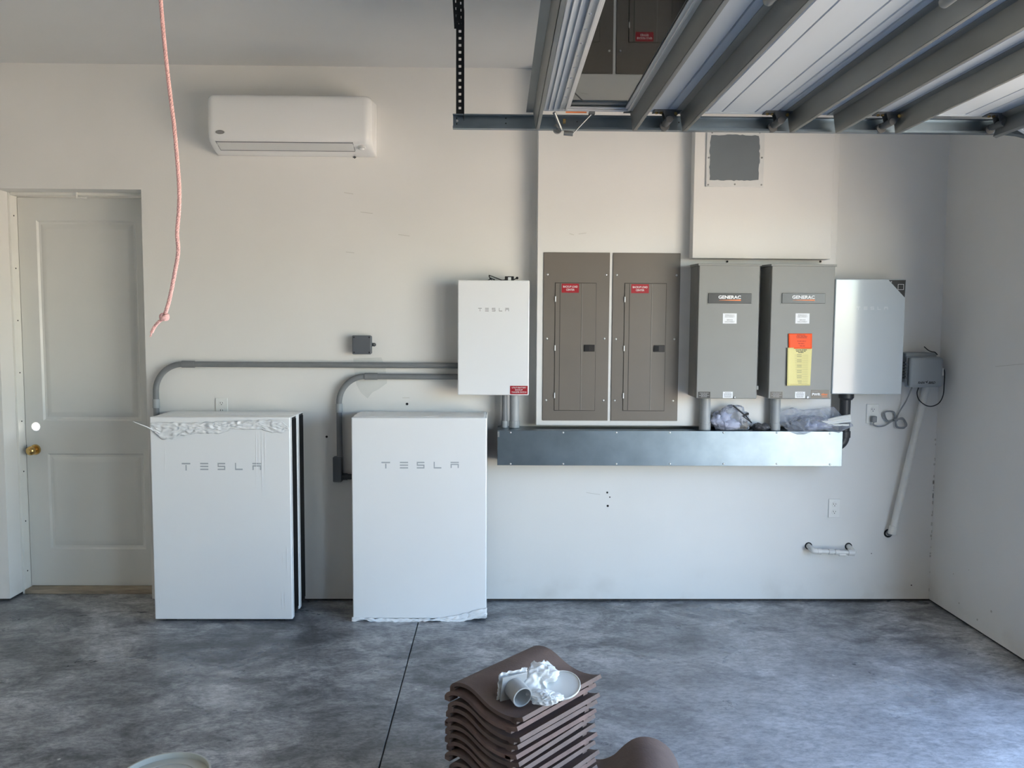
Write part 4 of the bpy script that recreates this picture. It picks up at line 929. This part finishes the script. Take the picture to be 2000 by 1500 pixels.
# first section: aluminium framed window lights
b = MB(); s0, s1 = SX[0], SX[1]; wx0, wx1 = s0 + .085, s1 - .165
WN = [(GY0 - .065, -2.57), (-2.69, GY1 + .075)]
b.box(s0, wx0, GY1, GY0, PZ, PZ + .045); b.box(wx1, s1 - .001, GY1, GY0, PZ, PZ + .045)
b.box(wx0, wx1, WN[0][0], GY0, PZ, PZ + .045); b.box(wx0, wx1, WN[1][0], WN[0][1], PZ, PZ + .045); b.box(wx0, wx1, GY1, WN[1][1], PZ, PZ + .045)
b.box(s0 + .018, s0 + .024, GY1, GY0 - .03, PZ - .004, PZ); b.box(s0 + .040, s0 + .044, GY1, GY0 - .03, PZ - .004, PZ)
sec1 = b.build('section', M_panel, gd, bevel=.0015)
for y1_, y0_ in WN:
    f = MB()
    for (a0, a1, c0, c1) in ((wx0 - .020, wx0 + .022, y0_ - .02, y1_ + .02), (wx1 - .022, wx1 + .020, y0_ - .02, y1_ + .02), (wx0 + .022, wx1 - .022, y1_ - .022, y1_ + .02), (wx0 + .022, wx1 - .022, y0_ - .02, y0_ + .022)):
        f.box(a0, a1, c0, c1, PZ - .008, PZ - .0006)
    f.box(wx0 + .002, wx0 + .012, y0_, y1_, PZ - .016, PZ - .008); f.box(wx1 - .012, wx1 - .002, y0_, y1_, PZ - .016, PZ - .008); f.box(wx0, wx1, y1_ - .012, y1_ - .002, PZ - .016, PZ - .008)
    f.build('window_frame', M_alum, sec1, bevel=.0015)
    MB().box(wx0 + .004, wx1 - .004, y0_ + .004, y1_ - .004, PZ + .001, PZ + .006).build('glass', M_glass, sec1)
    yy = y1_ - .06
    while yy > y0_ + .03:
        MB().ball((wx0 - .010, yy, PZ - .008), .006, 5, (1, 1, .6)).build('frame_screw', M_steel, sec1); yy -= .125
    for xx in (wx0 + .02, (wx0 + wx1) / 2, wx1 - .02): MB().ball((xx, y1_ + .006, PZ - .008), .005, 5, (1, 1, .6)).build('frame_screw', M_steel, sec1)
strut(sec1, s0 - .045, .076); strut(sec1, s1 - .152, .078)
G = (.12, .22, .30, .62, .74, .86)
sec2 = section(SX[1], SX[2], (.22, .36, .50, .80, .92)); strut(sec2, SX[1] + .066, .079)
sec3 = section(SX[2], SX[3], (.42, .56, .70, .88)); strut(sec3, SX[2] + .055, .079); strut(sec3, SX[3] - .225, .079)
sec4 = section(SX[3], SX[4], (.28, .42, .70, .84)); strut(sec4, SX[3] + .038, .079)
TL = math.radians(28); px_, pz_ = SX[4], PZ + .02
def tilt(v):
    dx, dz = v.x - px_, v.z - pz_; return Vector((px_ + dx * math.cos(TL) + dz * math.sin(TL), v.y, pz_ - dx * math.sin(TL) + dz * math.cos(TL)))
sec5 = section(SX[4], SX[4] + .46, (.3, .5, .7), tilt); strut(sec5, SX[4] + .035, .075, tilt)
for s_, x in ((sec2, SX[1]), (sec3, SX[2]), (sec4, SX[3]), (sec5, SX[4])):
    hinge(s_, x + .012, GY0 - .02)
    hinge(s_, x + .012, -2.60, None, False)
    hinge(s_, x + .012, GY1 + .02, None, False)
# top roller carrier on the first section
tx = .236
b = MB(); b.cyl((tx, GY0 + .0, PZ - .005), (tx + .035, GY0 + .045, PZ - .070), .0075, 10).cyl((tx + .02, GY0 + .03, PZ - .058), (tx + .02, GY0 + .085, PZ - .058), .007, 10).cyl((tx + .02, GY0 + .062, PZ - .058), (tx + .02, GY0 + .08, PZ - .058), .021, 18)
b.cyl((tx + .045, GY0 + .03, PZ - .085), (tx + .085, GY0 + .03, PZ - .088), .011, 10); b.tube([(tx + .085, GY0 + .025, PZ - .088), (tx + .165, GY0 + .005, PZ - .006)], .0028, 6)
b.box(tx + .150, tx + .176, GY0 - .01, GY0 + .018, PZ - .012, PZ - .0005); b.build('roller_carrier', M_galvd, sec1)
MB().cyl((tx + .04, GY0 + .03, PZ - .035), (tx + .052, GY0 + .03, PZ - .035), .011, 12).build('brass_nut', M_brass, sec1)
MB().box(tx + .05, tx + .14, GY0 - .002, GY0 + .004, PZ - .006, PZ - .001).build('orange_tab', M_orangeink, sec1)

# ------------------------------------------------------------------ door track and hanger
TY, TZ0, TZ1 = -1.160, 2.543, 2.605
tk = thing('door_track', 'galvanized overhead door track hung on black perforated steel', 'door track', (-.22, TY, TZ0))
b = MB()
cprof = [(0, 0), (-.034, 0), (-.034, .010), (-.0318, .010), (-.0318, .0022), (-.0022, .0022), (-.0022, .0598), (-.030, .0598), (-.030, .056), (-.032, .056), (-.032, .062), (0, .062)]
b.extrude(cprof, lambda y, z: (-.206, TY + y, TZ0 + z), lambda y, z: (2.26, TY + y, TZ0 + z)); b.build('rail', M_galv, tk)
n = 10; vs = []; fs = []; m_ = len(cprof); RC = .33
for i in range(n + 1):
    a = math.pi / 2 * i / n
    for y, z in cprof: r = RC + z; vs.append((2.26 + r * math.sin(a), TY + y, TZ0 - RC + r * math.cos(a)))
for y, z in cprof: vs.append((2.26 + RC + z, TY + y, .02))
for i in range(n + 1):
    for k in range(m_): fs.append((i * m_ + k, i * m_ + (k + 1) % m_, (i + 1) * m_ + (k + 1) % m_, (i + 1) * m_ + k))
vs = [(min(v[0], XR - .004), v[1], v[2]) for v in vs]
MB().add(vs, fs).build('curved_rail', M_galv, tk)
for px, py in ((893, 236), (892, 231), (892, 242), (988, 231), (988, 241), (1127, 238), (1326, 239)):
    p = aty(px, py, TY - .003); MB().cyl((p.x, TY - .0018, p.z), (p.x, TY - .0045, p.z), .005 if px == 893 else .0028, 8).build('bolt', M_steel if px == 893 else M_hole, tk)
def perforated(par, o, ax, side, length, w=.032, pitch=.030, th=.0025, nm='perforated_angle'):
    """one leg of a slotted angle: two edge strips joined by rungs, holes left open"""
    o, ax, side = Vector(o), Vector(ax).normalized(), Vector(side).normalized(); nn = ax.cross(side) * th
    b = MB()
    def slab(a0, a1, s0, s1):
        c = [o + ax * a + side * s for a, s in ((a0, s0), (a1, s0), (a1, s1), (a0, s1))]; b.add(c + [p + nn for p in c], [(0, 1, 2, 3), (4, 5, 6, 7), (0, 1, 5, 4), (1, 2, 6, 5), (2, 3, 7, 6), (3, 0, 4, 7)])
    slab(0, length, 0, w * .33); slab(0, length, w * .67, w); k = 0.0
    while k < length: slab(k, min(length, k + pitch * .62), w * .33, w * .67); k += pitch
    return b.build(nm, M_angle, par)
hx = aty(892.5, 235, TY).x
perforated(tk, (hx - .004, TY - .001, TZ0 + .01), (0, 0, 1), (1, 0, 0), ZC - TZ0 - .014, .034)
perforated(tk, (hx + .030, TY - .001, TZ0 + .04), (0, 0, 1), (0, -1, 0), .47, .034)
perforated(tk, (hx - .012, TY + .02, ZC - .003), (0, -1, 0), (1, 0, 0), .60, .034)
perforated(tk, (hx - .012, TY + .02, ZC - .004), (0, -1, 0), (0, 0, -1), .60, .034)
perforated(tk, (hx - .012, TY - .004, ZC - .19), (-.06, -.05, 1), (1, 0, 0), .18, .032)

# ------------------------------------------------------------------ roof tiles stacked on the floor
PR = [(0, .004), (.015, .012), (.05, .022), (.12, .031), (.20, .035), (.29, .033), (.38, .024), (.46, .012), (.54, .001), (.63, -.007), (.74, -.011), (.85, -.009), (.94, -.003), (1, .005)]
TW, TLn, TT = .325, .425, .0135
def tile_mesh(name, worn):
    cs = spline([(u * TW - TW / 2, 0, z) for u, z in PR], 3); nrm_ = []
    for k, p in enumerate(cs):
        d = (cs[min(k + 1, len(cs) - 1)] - cs[max(k - 1, 0)]).normalized(); nrm_.append(Vector((-d.z, 0, d.x)))
    top_ = cs; bot = [p - n_ * TT for p, n_ in zip(cs, nrm_)]
    b = MB(); poly = [(p.x, p.z) for p in top_] + [(p.x, p.z) for p in reversed(bot)]
    b.extrude(poly, lambda x, z: (x, -TLn / 2, z), lambda x, z: (x, TLn / 2, z))
    m = len(top_); b.f = b.f[2:]
    N2 = 2 * m
    for k in range(m - 1):
        for o in (0, N2): b.f.append((o + k, o + k + 1, o + N2 - 2 - k, o + N2 - 1 - k))
    # lugs on the underside, near both ends of the pan edge, and under the cover edge
    for x_, y0_, y1_ in ((TW / 2 - .045, TLn / 2 - .075, TLn / 2 - .045), (TW / 2 - .02, TLn / 2 - .06, TLn / 2 - .035), (TW / 2 - .035, -TLn / 2, -TLn / 2 + .025), (-TW / 2 + .012, -TLn / 2, -TLn / 2 + .04)):
        zt_ = -.006 if x_ > 0 else .010; b.box(x_ - .012, x_ + .012, y0_, y1_, zt_ - .020, zt_ - .004)
    return b.mesh(name, sharp=35)
tm0, tm1 = tile_mesh('roof_tile', 0), tile_mesh('roof_tile', 1); tm0.materials.append(M_tile); tm1.materials.append(M_tilee)
SA = math.radians(-42)      # stack turned: pan edge towards the doorway, front edge towards the camera's left
SCX, SCY, STEP, NT = .093, -2.103, .0302, 15
rn = random.Random(12)
ordw = ['bottom', 'second', 'third', 'fourth', 'fifth', 'sixth', 'seventh', 'eighth', 'ninth', 'tenth', 'eleventh', 'twelfth', 'thirteenth', 'fourteenth', 'top']
def put_tile(mesh, x, y, z, rz, label, grp, rx=0, ry=0):
    o = bpy.data.objects.new('roof_tile', mesh); COL.objects.link(o); o.location = (x, y, z); o.rotation_euler = (rx, ry, rz); return tag(o, label, 'roof tile', grp)
for k in range(NT):
    jx, jy = rn.uniform(-.009, .009), rn.uniform(-.010, .010)
    if k == NT - 1: jx, jy = .010, .004
    if k == NT - 2: jx, jy = -.008, .002
    lab = {0: 'brown curved roof tile at the very bottom of the stack', NT - 1: 'top brown roof tile of the stack, carrying plastic scraps and a round lid'}.get(k, f'brown curved roof tile, {ordw[NT - 1 - k] if NT - 1 - k else "top"} place down from the stack top'.replace('place down', 'below') if False else None)
    if lab is None:
        dn = NT - 1 - k; lab = f'brown curved roof tile, {ordw[dn]} from the top of the tall stack'
    put_tile(tm1 if k % 3 == 1 else tm0, SCX + jx, SCY + jy, .0245 + k * STEP, SA + rn.uniform(-.02, .02), lab, 'tall stack of roof tiles')
TOPZ = .0245 + (NT - 1) * STEP
# half-round ridge tile beside the stack
def ridge_mesh():
    cs = spline([(-.215, 0, .016), (-.17, 0, .018), (-.125, 0, .040), (-.085, 0, .082), (-.045, 0, .112), (.0, 0, .123), (.05, 0, .114), (.095, 0, .084), (.125, 0, .042), (.140, 0, .002)], 4)
    nr = []
    for k, p in enumerate(cs):
        d = (cs[min(k + 1, len(cs) - 1)] - cs[max(k - 1, 0)]).normalized(); nr.append(Vector((-d.z, 0, d.x)))
    bt = [p - n_ * .014 for p, n_ in zip(cs, nr)]; bt = [Vector((p.x, 0, max(0, p.z))) for p in bt]
    b = MB(); m = len(cs); N2 = 2 * m; L_ = .43
    poly = [(p.x, p.z) for p in cs] + [(p.x, p.z) for p in reversed(bt)]
    b.extrude(poly, lambda x, z: (x, -L_ / 2, z), lambda x, z: (x * .93, L_ / 2, z * .93)); b.f = b.f[2:]
    for k in range(m - 1):
        for o in (0, N2): b.f.append((o + k, o + k + 1, o + N2 - 2 - k, o + N2 - 1 - k))
    me = b.mesh('barrel_tile', sharp=35); me.materials.append(M_tile); return me
p = atz(1238, 1437, .118)
o = bpy.data.objects.new('barrel_tile', ridge_mesh()); COL.objects.link(o); o.location = (p.x + .020, p.y - .215, .0005); o.rotation_euler = (0, 0, math.radians(-6))
tag(o, 'single curved brown roof tile on the floor beside the tall stack', 'roof tile')

# ------------------------------------------------------------------ scraps on the tile stack
ca, sa = math.cos(SA), math.sin(SA)
def on_tile(u, v, z): return Vector((SCX + .010 + u * ca - v * sa, SCY + .004 + u * sa + v * ca, TOPZ + z))
c = on_tile(.045, -.065, .0)
ft = thing('pvc_fitting', 'grey plastic pipe fitting with a square flange on the top roof tile', 'pipe fitting', c)
B = atz(1021, 1362, TOPZ + .032); ax_ = Vector((.42, -.80, -.16)).normalized(); A = B - ax_ * .060
MB().hollow(A, B, .0345, .0300, 28).build('tube', M_pvcl, ft)
u_ = ax_.orthogonal().normalized(); u_ = Vector((0, 0, 1)).cross(ax_).normalized(); w_ = ax_.cross(u_)
b = MB(); cs_ = [A + u_ * (s * .047) + w_ * (t * .044) for s, t in ((-1, -1), (1, -1), (1, 1), (-1, 1))]; b.add(cs_ + [q_ - ax_ * .007 for q_ in cs_], [(0, 1, 2, 3), (4, 5, 6, 7), (0, 1, 5, 4), (1, 2, 6, 5), (2, 3, 7, 6), (3, 0, 4, 7)]); b.build('square_flange', M_pvcl, ft, bevel=.002)
def wrap(u, v):
    s, t = (u - .5) * .105, (v - .5) * .105; k = crumple(u * .8, v * .8, 5, .014, 31)
    return A + u_ * s + w_ * t - ax_ * (.010 + k)
MB().grid(wrap, 24, 24).build('plastic_wrap', M_filmc, ft, solid=.0005, sharp=180)
c = atz(1050, 1326, TOPZ + .04)
pb = bag_blob((c.x, c.y, TOPZ + .050), (.066, .052, .060), 4.4, .85, M_filmc, 'crumpled_bag', None, 5, TOPZ - .004, 1.15, .16)
tag(pb, 'crumpled cloudy plastic bag lying on the top roof tile', 'plastic bag')
c2_ = atz(1066, 1371, TOPZ + .01)
pb2 = bag_blob((c2_.x - .0, c2_.y + .01, TOPZ + .020), (.050, .028, .024), 6.1, .9, M_filmc, 'plastic_scrap', None, 5, TOPZ + .002, 1.5, .2)
tag(pb2, 'torn corner scrap of plastic film at the edge of the top roof tile', 'plastic scrap')
c = atz(1096, 1339, TOPZ + .020)
ld = thing('round_lid', 'round translucent white lid resting on the top roof tile', 'lid', c)
def lid(t, c, r, h, tiltv, m, th=.003, depth=.006):
    n_ = Vector(tiltv).normalized(); b = MB(); b.cyl(c, c + n_ * th, r - .001, 40); b.build('lid_disc', m, t)
    b = MB(); b.hollow(c - n_ * .001, c + n_ * h, r, r - .0035, 40); b.build('rim', m, t, bevel=.001)
lid(ld, c, .066, .006, (-.10, -.34, 1), mat('lid_white', (.70, .72, .71), .35))
# pail lid on the floor near the camera
p = atz(322, 1560, .01)
lc = Vector((-1.222, -1.948, .0005))
plid = thing('pail_lid', 'upturned grey pail lid lying on the floor in the left foreground', 'lid', lc)
b = MB().cyl(lc, lc + Vector((0, 0, .005)), .158, 48); b.hollow(lc + Vector((0, 0, .0005)), lc + Vector((0, 0, .026)), .164, .157, 48); b.build('lid_pan', M_bucket, plid)
MB().hollow(lc + Vector((0, 0, .0055)), lc + Vector((0, 0, .008)), .12, .112, 40).build('inner_ring', M_bucket, plid)
bpy.data.curves.remove(_fc)
